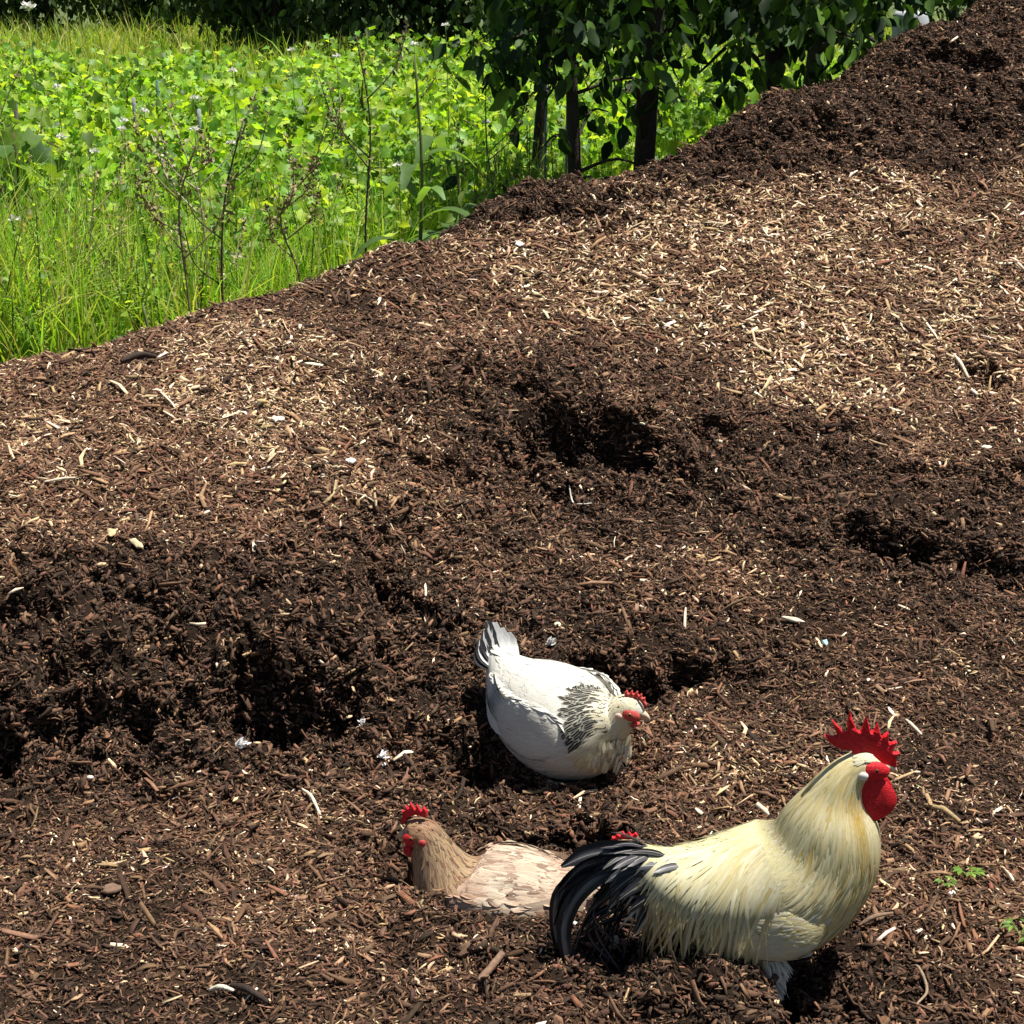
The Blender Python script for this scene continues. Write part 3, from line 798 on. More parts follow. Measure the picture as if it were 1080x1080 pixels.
V = np.array([[(.32 * r_) * np.cos(th), (.32 * r_) * np.sin(th), np.full(28, z_)] for r_, z_ in prof]).transpose(0, 2, 1).reshape(-1, 3)
A.add(V, [grid_faces(len(prof), 28, True)], (.50, .53, .56))
o = A.build("unknown_object", mat_attr("pale_plastic", rough=.4, nscale=6, lo=.85, hi=1.05), None, True, (bb[0] + .05, 9.0, float(bb[2]) - .865))
tag(o, "unidentified pale grey white object peeping over the mound crest beside the dark trees", "unknown_object")
# ------------------------------------------------------------------ birds
class Loft:
    """closed body along a spine in the local xz plane (x forward): stations (x, z, half width, half height[, y])"""
    def __init__(s, st, ns=70, seg=44):
        st = np.array([(a + (0,))[:5] for a in st], float)
        q = catmull(st, ns); s.q = q; s.ns = ns; s.seg = seg
        C = np.stack([q[:, 0], q[:, 4], q[:, 1]], -1)
        T = nrm(np.gradient(C, axis=0)); s.C = C
        kk = int(ns * .11); ker = np.hanning(2 * kk + 3)[1:-1]; ker /= ker.sum()
        T = nrm(np.stack([np.convolve(np.pad(T[:, i], kk, mode='edge'), ker, 'valid') for i in range(3)], -1)); s.T = T
        Yv = np.tile([0, 1.0, 0], (ns, 1)); Yv = nrm(Yv - T * (Yv * T).sum(-1, keepdims=True))
        s.Y = Yv; s.U = nrm(np.cross(T, Yv)); s.U *= np.where(s.U[:, 2:3].mean() < 0, -1, 1)
        s.ry = np.maximum(q[:, 2], .002); s.rz = np.maximum(q[:, 3], .002)
        s.n0 = ns
    def at(s, f, th):
        """f 0..1 along the spine, th angle (0 = +y side, pi/2 = back/top)"""
        i = np.clip(f * (s.ns - 1), 0, s.ns - 1.001); k = i.astype(int); a = (i - k)[:, None]
        L = lambda A: A[k] * (1 - a) + A[k + 1] * a
        C, Yv, U, T = L(s.C), L(s.Y), L(s.U), L(s.T)
        ry = L(s.ry[:, None]); rz = L(s.rz[:, None])
        c, n = np.cos(th)[:, None], np.sin(th)[:, None]
        P = C + Yv * ry * c + U * rz * n
        N = nrm(Yv * c / ry + U * n / rz)
        dr = (s.rz[k + 1] - s.rz[k])[:, None] / np.maximum(np.linalg.norm(s.C[k + 1] - s.C[k], axis=1)[:, None], 1e-5)
        N = nrm(N - T * np.clip(dr, -1.5, 1.5) * .7)
        B = nrm(-T - N * (-(T * N).sum(-1, keepdims=True)))
        return P, N, B
    def axis(s, f):
        i = np.clip(f * (s.ns - 1), 0, s.ns - 1.001).astype(int); return s.T[i]
    def add(s, acc, col, scale=1.0):
        th = np.arange(s.seg) * 2 * np.pi / s.seg
        c, n = np.cos(th)[None, :, None], np.sin(th)[None, :, None]
        V = s.C[:, None] + s.Y[:, None] * s.ry[:, None, None] * c * scale + s.U[:, None] * s.rz[:, None, None] * n * scale
        V = V.reshape(-1, 3); Fq = grid_faces(s.ns, s.seg, True); n0 = len(V)
        V = np.vstack([V, s.C[0] - s.T[0] * s.rz[0] * .5, s.C[-1] + s.T[-1] * s.rz[-1] * .5]); j = np.arange(s.seg)
        cap = np.vstack([np.stack([np.full(s.seg, n0), (j + 1) % s.seg, j], -1),
                         np.stack([np.full(s.seg, n0 + 1), (s.ns - 1) * s.seg + j, (s.ns - 1) * s.seg + (j + 1) % s.seg], -1)])
        acc.add(V, [Fq, cap], col)

def plumes(acc, P, D, N, L, W, col, tipcol=None, tipmix=1.5, lift=.06, sag=.0, point=0.0, nl=6, camber=.14, wob=.03, grav=None, edge=None, path=None):
    """a layer of feathers: base P, direction D, surface normal N; point 0 = rounded, 1 = pointed hackle"""
    n = len(P); D = nrm(D); N = nrm(N - D * (N * D).sum(-1, keepdims=True)); S = np.cross(N, D)
    L = np.broadcast_to(L, n); W = np.broadcast_to(W, n)
    t = np.linspace(0, 1, nl + 1)
    rd = np.sqrt(np.clip(1 - ((t - .52) / .53) ** 2, 0, 1)) * .9 + .1 * (1 - t)
    pt = np.minimum(1, .35 + t * 3) * (1 - t ** 1.6) ** .8
    prof = rd * (1 - point) + pt * point; prof[-1] = .04
    u = np.array([-1, 0, 1.0]) if edge is None else np.array([-1, -.60, .60, 1.0]); m_ = len(u)
    NN = np.empty((n, nl + 1, m_, 3)); V = np.empty((n, nl + 1, m_, 3)); C = np.empty((n, nl + 1, m_, 3)); UV = np.empty((n, nl + 1, m_, 3))
    ph = rng.normal(0, wob, n); g = np.array([0, 0, -1.0]) if grav is None else np.asarray(grav)
    rnd = rng.random(n); lf = lift * rng.uniform(.4, 1.6, n)
    tip = col if tipcol is None else tipcol
    for a in range(nl + 1):
        if path is not None: base_c, Nn_, Dn_ = path[a]; Nn_ = nrm(Nn_); S = nrm(np.cross(Nn_, Dn_))
        else: base_c, Nn_ = P + D * (L * t[a])[:, None], N
        c = base_c + Nn_ * (L * lf * t[a] ** .8 * (1.25 - .5 * t[a]))[:, None] + S * (L * ph * 3 * t[a] ** 2)[:, None] + g * (L * sag * t[a] ** 2)[:, None]
        m = t[a] ** tipmix
        for b in range(m_):
            V[:, a, b] = c + S * (W * .5 * prof[a] * u[b])[:, None] - Nn_ * (W * camber * .5 * u[b] ** 2 * prof[a])[:, None]
            NN[:, a, b] = Nn_
            cc = col * (1 - m) + tip * m
            if edge is not None and (abs(u[b]) == 1 or t[a] > .97): cc = edge
            C[:, a, b] = cc
            UV[:, a, b] = np.stack([np.full(n, u[b]), np.full(n, t[a]), rnd], -1)
    q = []
    for a in range(nl):
        for b in range(m_ - 1):
            i = a * m_ + b; q.append([i, i + m_, i + m_ + 1, i + 1])
    Fc = (np.arange(n)[:, None, None] * (m_ * (nl + 1)) + np.array(q)[None]).reshape(-1, 4)
    NN[:, :, 0] -= S[:, None, :] * .22; NN[:, :, -1] += S[:, None, :] * .22; NN += D[:, None, None, :] * (.30 * np.clip(t - .55, 0, 1))[None, :, None, None]
    acc.add(V.reshape(-1, 3), [Fc], C.reshape(-1, 3), UV.reshape(-1, 3), nrm(NN).reshape(-1, 3))

def ribbon(acc, pts, width, side, col, n=16, pw=(.25, 1.0, .9, .5, .05), shaft=(.16, .15, .16)):
    """one large curved feather (tail, sickle, flight) along pts; side = direction of the vane"""
    P = catmull(pts, n); T = nrm(np.gradient(P, axis=0)); S = np.asarray(side, float)
    S = nrm(S - T * (T @ S)[:, None]); Nn = np.cross(T, S)
    t = np.linspace(0, 1, n); w = np.interp(t, np.linspace(0, 1, len(pw)), pw) * width
    us = np.array([-1, -.5, -.06, .06, .5, 1.0])
    V = np.stack([P + S * (w * .5 * u_)[:, None] - Nn * (w * .10 * u_ ** 2)[:, None] + Nn * (.0012 if abs(u_) < .1 else 0) + S * (w * .015 * np.sin(t * 31 + u_ * 4))[:, None] * (abs(u_) > .9) for u_ in us], 1)
    C = np.empty(V.shape); C[:] = col; C[:, 2:4] = shaft
    r = rng.random()
    UV = np.stack([np.broadcast_to(us * 3 + .5, (n, 6)), np.broadcast_to(t[:, None] * 3, (n, 6)), np.full((n, 6), r)], -1)
    acc.add(V.reshape(-1, 3), [grid_faces(n, 6)], C.reshape(-1, 3), UV.reshape(-1, 3))

def comb_slab(outline, thick, name, mat, parent, col, y0=0.0, bend=0.0, frame=None):
    """upright fleshy blade from an xz outline: rounded rim, real thickness"""
    P = np.array(outline, float)
    k = len(P); c = P.mean(0)
    d = np.roll(P, -1, 0) - np.roll(P, 1, 0); nn = nrm(np.stack([d[:, 1], -d[:, 0]], -1))
    area = 0.5 * np.sum(P[:, 0] * np.roll(P[:, 1], -1) - np.roll(P[:, 0], -1) * P[:, 1])
    if area < 0: nn = -nn
    inn = P - nn * thick * .16
    rows = [(P * .0 + inn, .5), (P - nn * thick * .05, .34), (P, 0), (P - nn * thick * .05, -.34), (inn, -.5)]
    bm = bpy.data.meshes.new(name)
    V = []
    for Q, yy in rows:
        V.append(np.stack([Q[:, 0], y0 + yy * thick + bend * (Q[:, 1] - P[:, 1].min()) + .12 * thick * np.sin(Q[:, 0] * 900), Q[:, 1]], -1))
    V = np.concatenate(V)
    if frame is not None: V = frame[0] + V @ frame[1].T
    F4 = [[r * k + i, r * k + (i + 1) % k, (r + 1) * k + (i + 1) % k, (r + 1) * k + i] for r in range(4) for i in range(k)]
    faces = F4 + [list(range(k))[::-1], [4 * k + i for i in range(k)]]
    bm.from_pydata(V.tolist(), [], faces); bm.update()
    a = bm.attributes.new("Col", 'FLOAT_COLOR', 'POINT'); cc = np.ones((len(V), 4), np.float32); cc[:, :3] = col; a.data.foreach_set("color", cc.ravel())
    bm.materials.append(mat)
    o = bpy.data.objects.new(name, bm); COL.objects.link(o); o.parent = parent
    return o

M_BODY = mat_attr("down_plumage", rough=.75, nscale=90, lo=.82, hi=1.12, bump=.25, bscale=260, spec=.2)
M_FEATH = mat_feather("pale_feather", .65, .30, .12)
M_BROWNF = mat_feather("buff_feather", .7, .38, .10)
M_BLACKF = mat_feather("black_feather", .38, .5, .0)
M_RED = mat_attr("comb_flesh", rough=.62, nscale=240, lo=.6, hi=1.2, bump=.4, bscale=420, spec=.25, sss=.25)
M_HORN = mat_attr("horn", rough=.45, nscale=60, lo=.85, hi=1.1, spec=.4)
M_EYE = mat_attr("eye", rough=.12, nscale=20, lo=.9, hi=1.1, spec=.6)
M_SCALE = mat_attr("leg_scale", rough=.6, nscale=220, lo=.7, hi=1.2, bump=.5, bscale=300)

def smooth_part(acc, name, mat, parent): return acc.build(name, mat, parent, True)

def face_parts(r, hc, fwd, sc, red, eyecol=(.25, .09, .02), lobecol=(.75, .62, .55), beakcol=(.62, .50, .34), wattle=.02, facescale=1.0, lat=1.35):
    """head details round the head centre hc: bare face, eyes, ear lobes, beak; fwd in the xz plane"""
    hc = np.asarray(hc, float); f = nrm(np.asarray(fwd, float)); up = nrm(np.array([0, 0, 1.0]) - f * f[2]); yv = np.cross(up, f)
    M = np.stack([f, yv, up], 1)
    W = lambda a, b, c: hc + f * a * sc + yv * b * lat * sc + up * c * sc
    A = Acc()
    for s in (-1, 1):
        V, Fq = ellipsoid(W(.32, s * .50, -.05), np.array([.96, .28 * lat, .60]) * sc * facescale, 14, 18, M); A.add(V, Fq, red)
    A.build("face_skin", M_RED, r, True)
    for s in (-1, 1):
        A = Acc(); V, Fq = ellipsoid(W(.42, s * .74, .10), np.array([.19, .11, .19]) * sc, 12, 16, M); A.add(V, Fq, eyecol)
        V, Fq = ellipsoid(W(.42, s * .79, .10), np.array([.12, .07, .12]) * sc, 10, 12, M); A.add(V, Fq, (.005, .005, .005)); e = A.build("eye", M_EYE, r, True)
        A = Acc(); V, Fq = ellipsoid(W(-.46, s * .88, -.30), np.array([.34, .16, .30]) * sc, 12, 14, M); A.add(V, Fq, lobecol); A.build("ear_lobe", M_RED if lobecol[1] < .4 else M_HORN, r, True)
    A = Acc()
    pts = [W(.70, 0, .02), W(1.35, 0, .06), W(1.80, 0, -.04), W(2.12, 0, -.26)]
    V, Fq = tube(pts, (.42 * sc, .34 * sc, .20 * sc, .04 * sc), 14, 14); A.add(V, Fq, beakcol)
    pts = [W(.70, 0, -.28), W(1.3, 0, -.28), W(1.8, 0, -.30)]
    V, Fq = tube(pts, (.30 * sc, .24 * sc, .04 * sc), 12, 10); A.add(V, Fq, np.array(beakcol) * .85)
    for s in (-1, 1):
        V, Fq = ellipsoid(W(1.12, s * .24, .16), np.array([.09, .05, .035]) * sc, 6, 8, M); A.add(V, Fq, (.06, .03, .02))
    A.build("beak", M_HORN, r, True)
    W.frame = (hc, M)
    return W

def wattles(r, W, red, lens, wid, thick, base=(.85, .22, -.50), sway=.0, size=1.0):
    for s in (-1, 1):
        A = Acc(); b = W(base[0], s * base[1], base[2]); fx_, sx_ = W.frame[1][:, 0] * [1, 1, 0], W.frame[1][:, 1]; e = b + fx_ * sway + sx_ * s * .004 + np.array([0, 0, -lens])
        ns, sg = 16, 20; t = np.linspace(0, 1, ns); prof = np.sin(np.pi * np.clip(t * .9 + .1, 0, 1) ** 1.25) ** .6; prof[-1] = .08
        C = b + (e - b) * t[:, None] + fx_ * .006 * np.sin(np.pi * t)[:, None]
        th = np.arange(sg) * 2 * np.pi / sg
        V = C[:, None] + fx_ * (np.cos(th)[None] * (wid * prof)[:, None])[..., None] + sx_ * (np.sin(th)[None] * (thick * prof)[:, None] + .0015 * np.sin(np.cos(th) * 9)[None] + s * .3 * thick)[..., None]
        V = np.vstack([V.reshape(-1, 3), b, e + [0, 0, -.001]]); j = np.arange(sg)
        cap = np.vstack([np.stack([np.full(sg, ns * sg), (j + 1) % sg, j], -1), np.stack([np.full(sg, ns * sg + 1), (ns - 1) * sg + j, (ns - 1) * sg + (j + 1) % sg], -1)])
        A.add(V, [grid_faces(ns, sg, True), cap], red); A.build("wattle", M_RED, r, True)

def leg(r, hip, ankle, foot, yaw, col, thigh=None, thighcol=None, rad=.0085):
    A = Acc()
    V, Fq = tube([hip, (np.array(hip) + ankle) / 2, ankle, (np.array(ankle) + foot) / 2, foot], (rad * 1.4, rad * 1.15, rad * 1.05, rad * .9, rad), 12, 22); A.add(V, Fq, col)
    f = np.array(foot, float)
    for a, ln in ((0, .055), (.55, .045), (-.55, .045), (math.pi, .022)):
        d = np.array([math.cos(yaw + a), math.sin(yaw + a), 0])
        V, Fq = tube([f + [0, 0, .004], f + d * ln * .5 + [0, 0, .007], f + d * ln + [0, 0, .001]], (rad * .75, rad * .6, rad * .45), 8, 12); A.add(V, Fq, col)
        V, Fq = tube([f + d * ln + [0, 0, .002], f + d * (ln + .010) + [0, 0, -.003]], (rad * .35, rad * .08), 6, 4); A.add(V, Fq, (.25, .2, .14))
    return A.build("leg", M_SCALE, r, True)

def body_cover(acc, B, n, f0, f1, th0, th1, L, W, colf, lift=.07, sag=.0, point=0.0, down=0.0, wob=.04, jit=.25, nl=6, tipf=None, camber=.14, off=.002, edgef=None, tipx=1.5, hug=.87):
    f = rng.uniform(f0, f1, n); th = rng.uniform(th0, th1, n); f_0, th_0 = f.copy(), th.copy()
    Lr = L * rng.uniform(.75, 1.2, n); jv = rng.normal(0, jit * .35, (n, 1)); path = []; g = np.array([0, 0, -1.0]); e = 1e-3
    bad = np.zeros(n, bool)
    for a in range(nl + 1):
        P, N, D = B.at(f, th)
        if down:
            gd = g - N * (N @ g)[:, None]; D = nrm(D + gd * down)
        D = nrm(D + np.cross(N, D) * jv); D = nrm(D - N * (D * N).sum(-1, keepdims=True))
        if a == 0: P0, N0, D0 = P, N, D; straight = P
        path.append((P * hug + straight * (1 - hug) + N * off, N, D))
        st_ = Lr / nl
        Pf = (B.at(np.clip(f + e, 0, 1), th)[0] - P) / e; Pt = (B.at(f, th + e)[0] - P) / e
        lf_, lt_ = np.linalg.norm(Pf, axis=1), np.linalg.norm(Pt, axis=1)
        bad |= (Pf * B.axis(f)).sum(1) < .15 * lf_
        af = (D * Pf).sum(1) / np.maximum(lf_, 1e-4) ** 2; at_ = (D * Pt).sum(1) / np.maximum(lt_, 1e-4) ** 2
        f = np.clip(f + np.clip(af * st_, -.06, .06), .0, .999); th = th + np.clip(at_ * st_, -.5, .5)
        straight = straight + (D * hug + D0 * (1 - hug)) * st_[:, None]
    ok = ~bad; P0, D0, N0, Lr, f_0, th_0 = P0[ok], D0[ok], N0[ok], Lr[ok], f_0[ok], th_0[ok]; path = [(a_[ok], b_[ok], c_[ok]) for a_, b_, c_ in path]; n = len(P0)
    col = colf(P0, f_0, th_0); tip = tipf(P0, f_0, th_0) if tipf else None
    plumes(acc, P0, D0, N0, Lr, W * rng.uniform(.8, 1.2, n), col, tip, lift=lift, sag=sag, point=point, wob=wob, nl=nl, camber=camber, tipmix=tipx, edge=edgef(P0, f_0, th_0) if edgef else None, path=path)

def mixc(a, b, k):
    k = np.clip(k, 0, 1)[:, None]; return np.array(a) * (1 - k) + np.array(b) * k
RED = np.array((.58, .014, .022)); REDD = np.array((.42, .012, .016))

# ================================================================== rooster
RY = 2.50
def rp(px, py, ref=None):          # photo trace -> local x, z of the upright middle plane of the rooster
    p = at_Y(px, py, RY); return p[0] - RX, p[2] - RZ
g0 = at_Y(800, 1042, RY); RX = float(g0[0]); RZ = float(g0[2])
ro = empty("rooster", (RX, RY, RZ), 0, "cream and gold rooster with big red comb and drooping black tail standing in a hollow", "rooster")
S = 1 / 650.
def st(px, py, w, h):
    x, z = rp(px, py); return (x, z, w * S, h * S)
RB = Loft([st(655, 906, 5, 7), st(672, 909, 18, 17), st(700, 925, 36, 32), st(740, 938, 52, 52), st(790, 938, 62, 66), st(832, 930, 63, 72), st(866, 901, 54, 60),
           st(877, 864, 42, 48), st(883, 838, 28, 29), st(897, 815, 18, 18), st(914, 806, 14, 14), st(927, 807, 7, 7)], 90, 48)
CREAM = (.61, .545, .27); GOLD = (.56, .38, .075); WHITE = (.64, .60, .38); GREYW = (.60, .58, .50)
def bodycol(P, f, th):
    n = fbm(N1, P[:, 0], P[:, 2] + P[:, 1], 25, 3)
    return mixc(CREAM, (.62, .52, .24), .2 + 1.2 * n + 6 * (P[:, 0] - .05)) * rng.uniform(.88, 1.1, (len(P), 1))
A = Acc(); RB.add(A, (.58, .53, .33), .985); smooth_part(A, "body", M_BODY, ro)
A = Acc(); PI = math.pi
# breast and belly feathers
body_cover(A, RB, 6000, .14, .62, -PI, PI, .032, .0095, bodycol, lift=.018, jit=.35, off=.001)
body_cover(A, RB, 900, .16, .50, -PI * .95, -PI * .05, .040, .010, lambda P, f, th: mixc((.55, .53, .45), WHITE, rng.random(len(P))), lift=.04)
body_cover(A, RB, 700, .09, .27, -PI * 1.02, PI * .02, .045, .010, lambda P, f, th: np.tile((.05, .047, .045), (len(P), 1)) * rng.uniform(.3, 2.2, (len(P), 1)), lift=.05, jit=.5, off=.003)  # dark rear belly feathers paint the shaded gaps behind the saddle lancets
A.build("breast_feathers", M_FEATH, ro, True)
# neck hackle: long narrow gold feathers falling from the head over the shoulders
A = Acc()
def hcol(P, f, th):
    n = fbm(N2, P[:, 0] * 1.0 + P[:, 1], P[:, 2] * .35, 45, 2)
    fr = np.clip((P[:, 0] - rp(868, 850)[0]) / .05, 0, 1)
    return mixc(np.array((.66, .60, .38)), np.array((.52, .34, .065)), .12 + .55 * fr + 1.1 * n - .25 * (f > .86) + rng.normal(0, .26, len(P))) * rng.uniform(.85, 1.12, (len(P), 1))
def htip(P, f, th): return mixc((.70, .66, .38), (.58, .45, .14), rng.random(len(P)) ** 1.4)
for (n, f0, f1, L, W) in ((620, .47, .58, .085, .0095), (760, .56, .70, .080, .0090), (720, .68, .78, .072, .0080), (760, .76, .86, .052, .0065), (420, .84, .89, .024, .005)):
    body_cover(A, RB, n, f0, f1, -PI, PI, L, W, hcol, lift=.020, point=.6, sag=.02, hug=.84, down=.25, wob=.022, jit=.09, tipf=htip, off=.001)
n = 220; body_cover(A, RB, n, .885, .955, PI * .20, PI * .80, .012, .0045, lambda P, f, th: np.tile((.62, .58, .40), (len(P), 1)), lift=.03, point=.2, jit=.1)
A.build("hackle_feathers", M_FEATH, ro, True)
# back and saddle: feathers flow back and hang down the flank
A = Acc()
def scol(P, f, th): return mixc((.67, .63, .43), (.52, .41, .16), rng.random(len(P)) ** 1.5 + .3 * fbm(N1, P[:, 0], P[:, 2], 40, 2)) * rng.uniform(.85, 1.1, (len(P), 1))
def stip(P, f, th): return mixc((.75, .72, .50), (.64, .56, .28), rng.random(len(P)))
body_cover(A, RB, 2600, .16, .58, PI * .04, PI * .96, .045, .0075, lambda P, f, th: mixc(WHITE, CREAM, rng.random(len(P)) * .8), lift=.010, point=.4, down=.35, off=.001)
for s0, s1 in ((-PI * .02, PI * .38), (PI * .62, PI * 1.02)):
    body_cover(A, RB, 560, .19, .44, s0, s1, .088, .0085, scol, lift=.024, point=.65, sag=.05, hug=.62, down=2.4, wob=.035, jit=.18, tipf=stip)
    body_cover(A, RB, 200, .15, .36, s0 - .30, s0 + .6, .085, .0075, scol, lift=.014, point=.7, sag=.14, hug=.28, down=3.2, wob=.045, jit=.3, tipf=stip)
for s0, s1 in ((-PI * .16, PI * .10), (PI * .90, PI * 1.16)):      # loose lancets whose tips hang free below the flank
    body_cover(A, RB, 130, .14, .40, s0, s1, .085, .0070, scol, lift=.02, point=.8, sag=.22, hug=.12, down=4.0, wob=.05, jit=.35, tipf=stip, off=.006)
A.build("saddle_feathers", M_FEATH, ro, True)
# wings
for s in (-1, 1):
    A = Acc()
    wc = rp(815, 950); wx, wz = wc
    WB = Loft([(wx + .075, wz + .003, .003, .012, s * .078), (wx + .055, wz + .006, .009, .036, s * .083), (wx + .01, wz + .0, .012, .048, s * .090), (wx - .05, wz - .006, .011, .042, s * .087), (wx - .10, wz - .006, .008, .028, s * .076), (wx - .135, wz - .002, .003, .010, s * .068)], 40, 28)
    WB.add(A, (.58, .54, .36), .9)
    out = (PI * .5, PI * 1.5) if s < 0 else (-PI * .5, PI * .5)
    # flight feathers, greyish white, then golden shoulder coverts
    # flight feathers
    for k_ in range(9):
        q = k_ / 8
        b = np.array([wx + .025 - .02 * q, s * (.093 + .004 * (1 - q)), wz + .024 - .052 * q]); L_ = .12 - .012 * q
        e = b + np.array([-L_, -s * .016, -.002 - .004 * q + .010 * (1 - q)])
        ribbon(A, [b, (b + e) / 2 + [0, s * .007, -.003], e], .022, (0, 0, 1), np.array((.60, .55, .42)) * rng.uniform(.9, 1.1), 12, (.6, 1, 1, .9, .25), (.62, .58, .46))
    cc = lambda P, f, th: mixc((.62, .54, .24), (.54, .42, .12), rng.random(len(P)) * .8 + .6 * fbm(N3, P[:, 0], P[:, 2], 50, 2))
    body_cover(A, WB, 620, .0, .48, out[0], out[1], .020, .0085, cc, lift=.02, tipf=lambda P, f, th: mixc((.70, .65, .40), (.62, .52, .22), rng.random(len(P))))
    body_cover(A, WB, 220, .35, .80, out[0], out[1], .036, .0095, lambda P, f, th: mixc((.62, .57, .43), (.58, .52, .34), rng.random(len(P))), lift=.012)
    A.build("wing", M_FEATH, ro, True)
# thigh fluff and legs
for s in (-1, 1):
    hx, hz = rp(795, 995); ax, az = rp(808, 1030)
    A = Acc(); TB = Loft([(hx - .02, hz + .02, .038, .050, s * .040), (hx - .005, hz - .012, .040, .050, s * .042), (hx + .006, hz - .040, .032, .040, s * .046), (ax, az - .01, .012, .014, s * .048)], 24, 24)
    TB.add(A, (.45, .45, .40), .95)
    f = rng.uniform(.0, .95, 800); th = rng.uniform(0, 6.28, 800); P, N, D = TB.at(f, th)
    plumes(A, P, nrm(-D + rng.normal(0, .18, (800, 3))), N, .030 * rng.uniform(.7, 1.2, 800), .0065, mixc((.40, .38, .32), (.66, .62, .50), rng.random(800)), lift=.03, point=.3)
    A.build("thigh_feathers", M_FEATH, ro, True)
    fx, fz = rp(818, 1058)
    leg(ro, (hx, s * .046, hz - .03), (ax, s * .047, az - .005), (fx + (.02 if s > 0 else 0), s * .05, -.055), 0.1, (.55, .48, .34))
# tail: broad black feathers curving back and down, two long sickles
A = Acc()
def tp(px, py, y): x, z = rp(px, py); return (x, y, z)
BLK = (.012, .012, .014)
tails = [  # pixel polylines
 ([(700, 912), (655, 903), (615, 910), (588, 938)], .050, -.012), ([(700, 915), (660, 899), (622, 903), (592, 918)], .045, .010),
 ([(698, 918), (650, 912), (612, 930), (590, 968)], .050, -.022), ([(698, 920), (645, 918), (605, 945), (588, 985)], .042, .022),
 ([(696, 924), (650, 928), (618, 958), (604, 998)], .038, -.030), ([(696, 926), (655, 934), (630, 968), (618, 1005)], .032, .030),
 ([(698, 928), (665, 938), (648, 968), (640, 1000)], .030, -.038), ([(700, 930), (675, 944), (662, 970), (656, 996)], .026, -.042),
 ([(702, 932), (684, 948), (676, 972), (672, 996)], .024, -.046), ([(700, 930), (670, 942), (655, 966), (648, 988)], .026, .042),
 ([(705, 936), (694, 952), (690, 976), (690, 1000)], .020, -.048), ([(698, 916), (640, 908), (598, 932), (584, 975)], .036, 0.0)]
tails += [([(702, 920 + 2 * i), (668 - rng.uniform(-8, 8), 912 + 5 * i), (640 - rng.uniform(-14, 22), 940 + 4 * i), (628 + rng.uniform(-30, 40), 985 + rng.uniform(-8, 26))], rng.uniform(.012, .02), rng.uniform(-.05, .045)) for i in range(9)]
for pl, w_, y_ in tails:
    w_ *= .74
    m_ = len(pl); pts = [tp(px, py, y_ * (.4 + .9 * i / m_) + rng.normal(0, .002)) for i, (px, py) in enumerate(pl)]
    ribbon(A, pts, w_, (0.15, np.sign(y_) * .35, 1.0), np.array(BLK) * rng.uniform(.8, 1.8), 18, (.5, .95, 1.0, .85, .15), (.10, .10, .11))
A.build("tail_feathers", M_BLACKF, ro, True)
for pl, w_, y_ in (([(690, 914), (630, 920), (596, 960), (600, 1010), (619, 1046)], .026, -.030), ([(690, 914), (635, 915), (590, 948), (588, 1000), (606, 1036)], .022, .018)):
    A = Acc(); ribbon(A, [tp(px, py, y_ * (.3 + i * .25)) for i, (px, py) in enumerate(pl)], w_, (1, -.3, .2), np.array(BLK) * 1.3, 26, (.5, 1, 1, .8, .5), (.16, .16, .17)); A.build("sickle_feather", M_BLACKF, ro, True)
# smaller black and white edged coverts over the tail root
A = Acc(); n = 110
f = rng.uniform(.03, .20, n); th = rng.uniform(PI * -.15, PI * 1.15, n); P, N, D = RB.at(f, th)
g = np.array([0, 0, -1.0]); gd = g - N * (N @ g)[:, None]
plumes(A, P + N * .002, nrm(D + gd * .9 + rng.normal(0, .15, (n, 3))), N, .062 * rng.uniform(.7, 1.2, n), .015, np.tile((.014, .014, .017), (n, 1)) * rng.uniform(.6, 2.5, (n, 1)), lift=.10, sag=.25, point=.4)
n = 12; f = rng.uniform(.08, .2, n); th = rng.uniform(PI * .9, PI * 1.2, n); P, N, D = RB.at(f, th)
plumes(A, P + N * .004, nrm(D * .6 + [0, 0, -1.0] + rng.normal(0, .15, (n, 3))), N, .07 * rng.uniform(.7, 1.2, n), .007, np.tile((.45, .44, .38), (n, 1)), lift=.12, sag=.2, point=.8)
A.build("tail_coverts", M_BLACKF, ro, True)
# head
hx, hz = rp(915, 807); W = face_parts(ro, (hx, 0, hz), (1, 0, -.10), .0225, RED, lobecol=(.74, .70, .62), beakcol=(.66, .56, .40), facescale=1.15)
comb_px = [(902, 800), (897, 790), (888, 790), (880, 787), (874, 782), (869, 775), (876, 776), (883, 776), (880, 767), (877, 758), (885, 766), (890, 772), (894, 771), (893, 763), (896, 749), (900, 761), (904, 770), (907, 771), (910, 765), (914, 755), (917, 766), (918, 772), (921, 770), (926, 762), (928, 772), (930, 777), (933, 774), (937, 772), (937, 780), (938, 784), (941, 782), (946, 782), (943, 789), (941, 793), (949, 793), (945, 799), (946, 807), (939, 812), (930, 810), (920, 802), (912, 797)]
def dense(px, n=4):
    P = np.array([rp(a, b) for a, b in px]); return np.concatenate([P[i] + (P[(i + 1) % len(P)] - P[i]) * np.linspace(0, 1, n, endpoint=False)[:, None] for i in range(len(P))])
comb_slab(dense(comb_px, 2), .0095, "comb", M_RED, ro, RED)
wattles(ro, W, RED * .92, .080, .033, .006, base=(.0, .42, -.30), sway=.014)

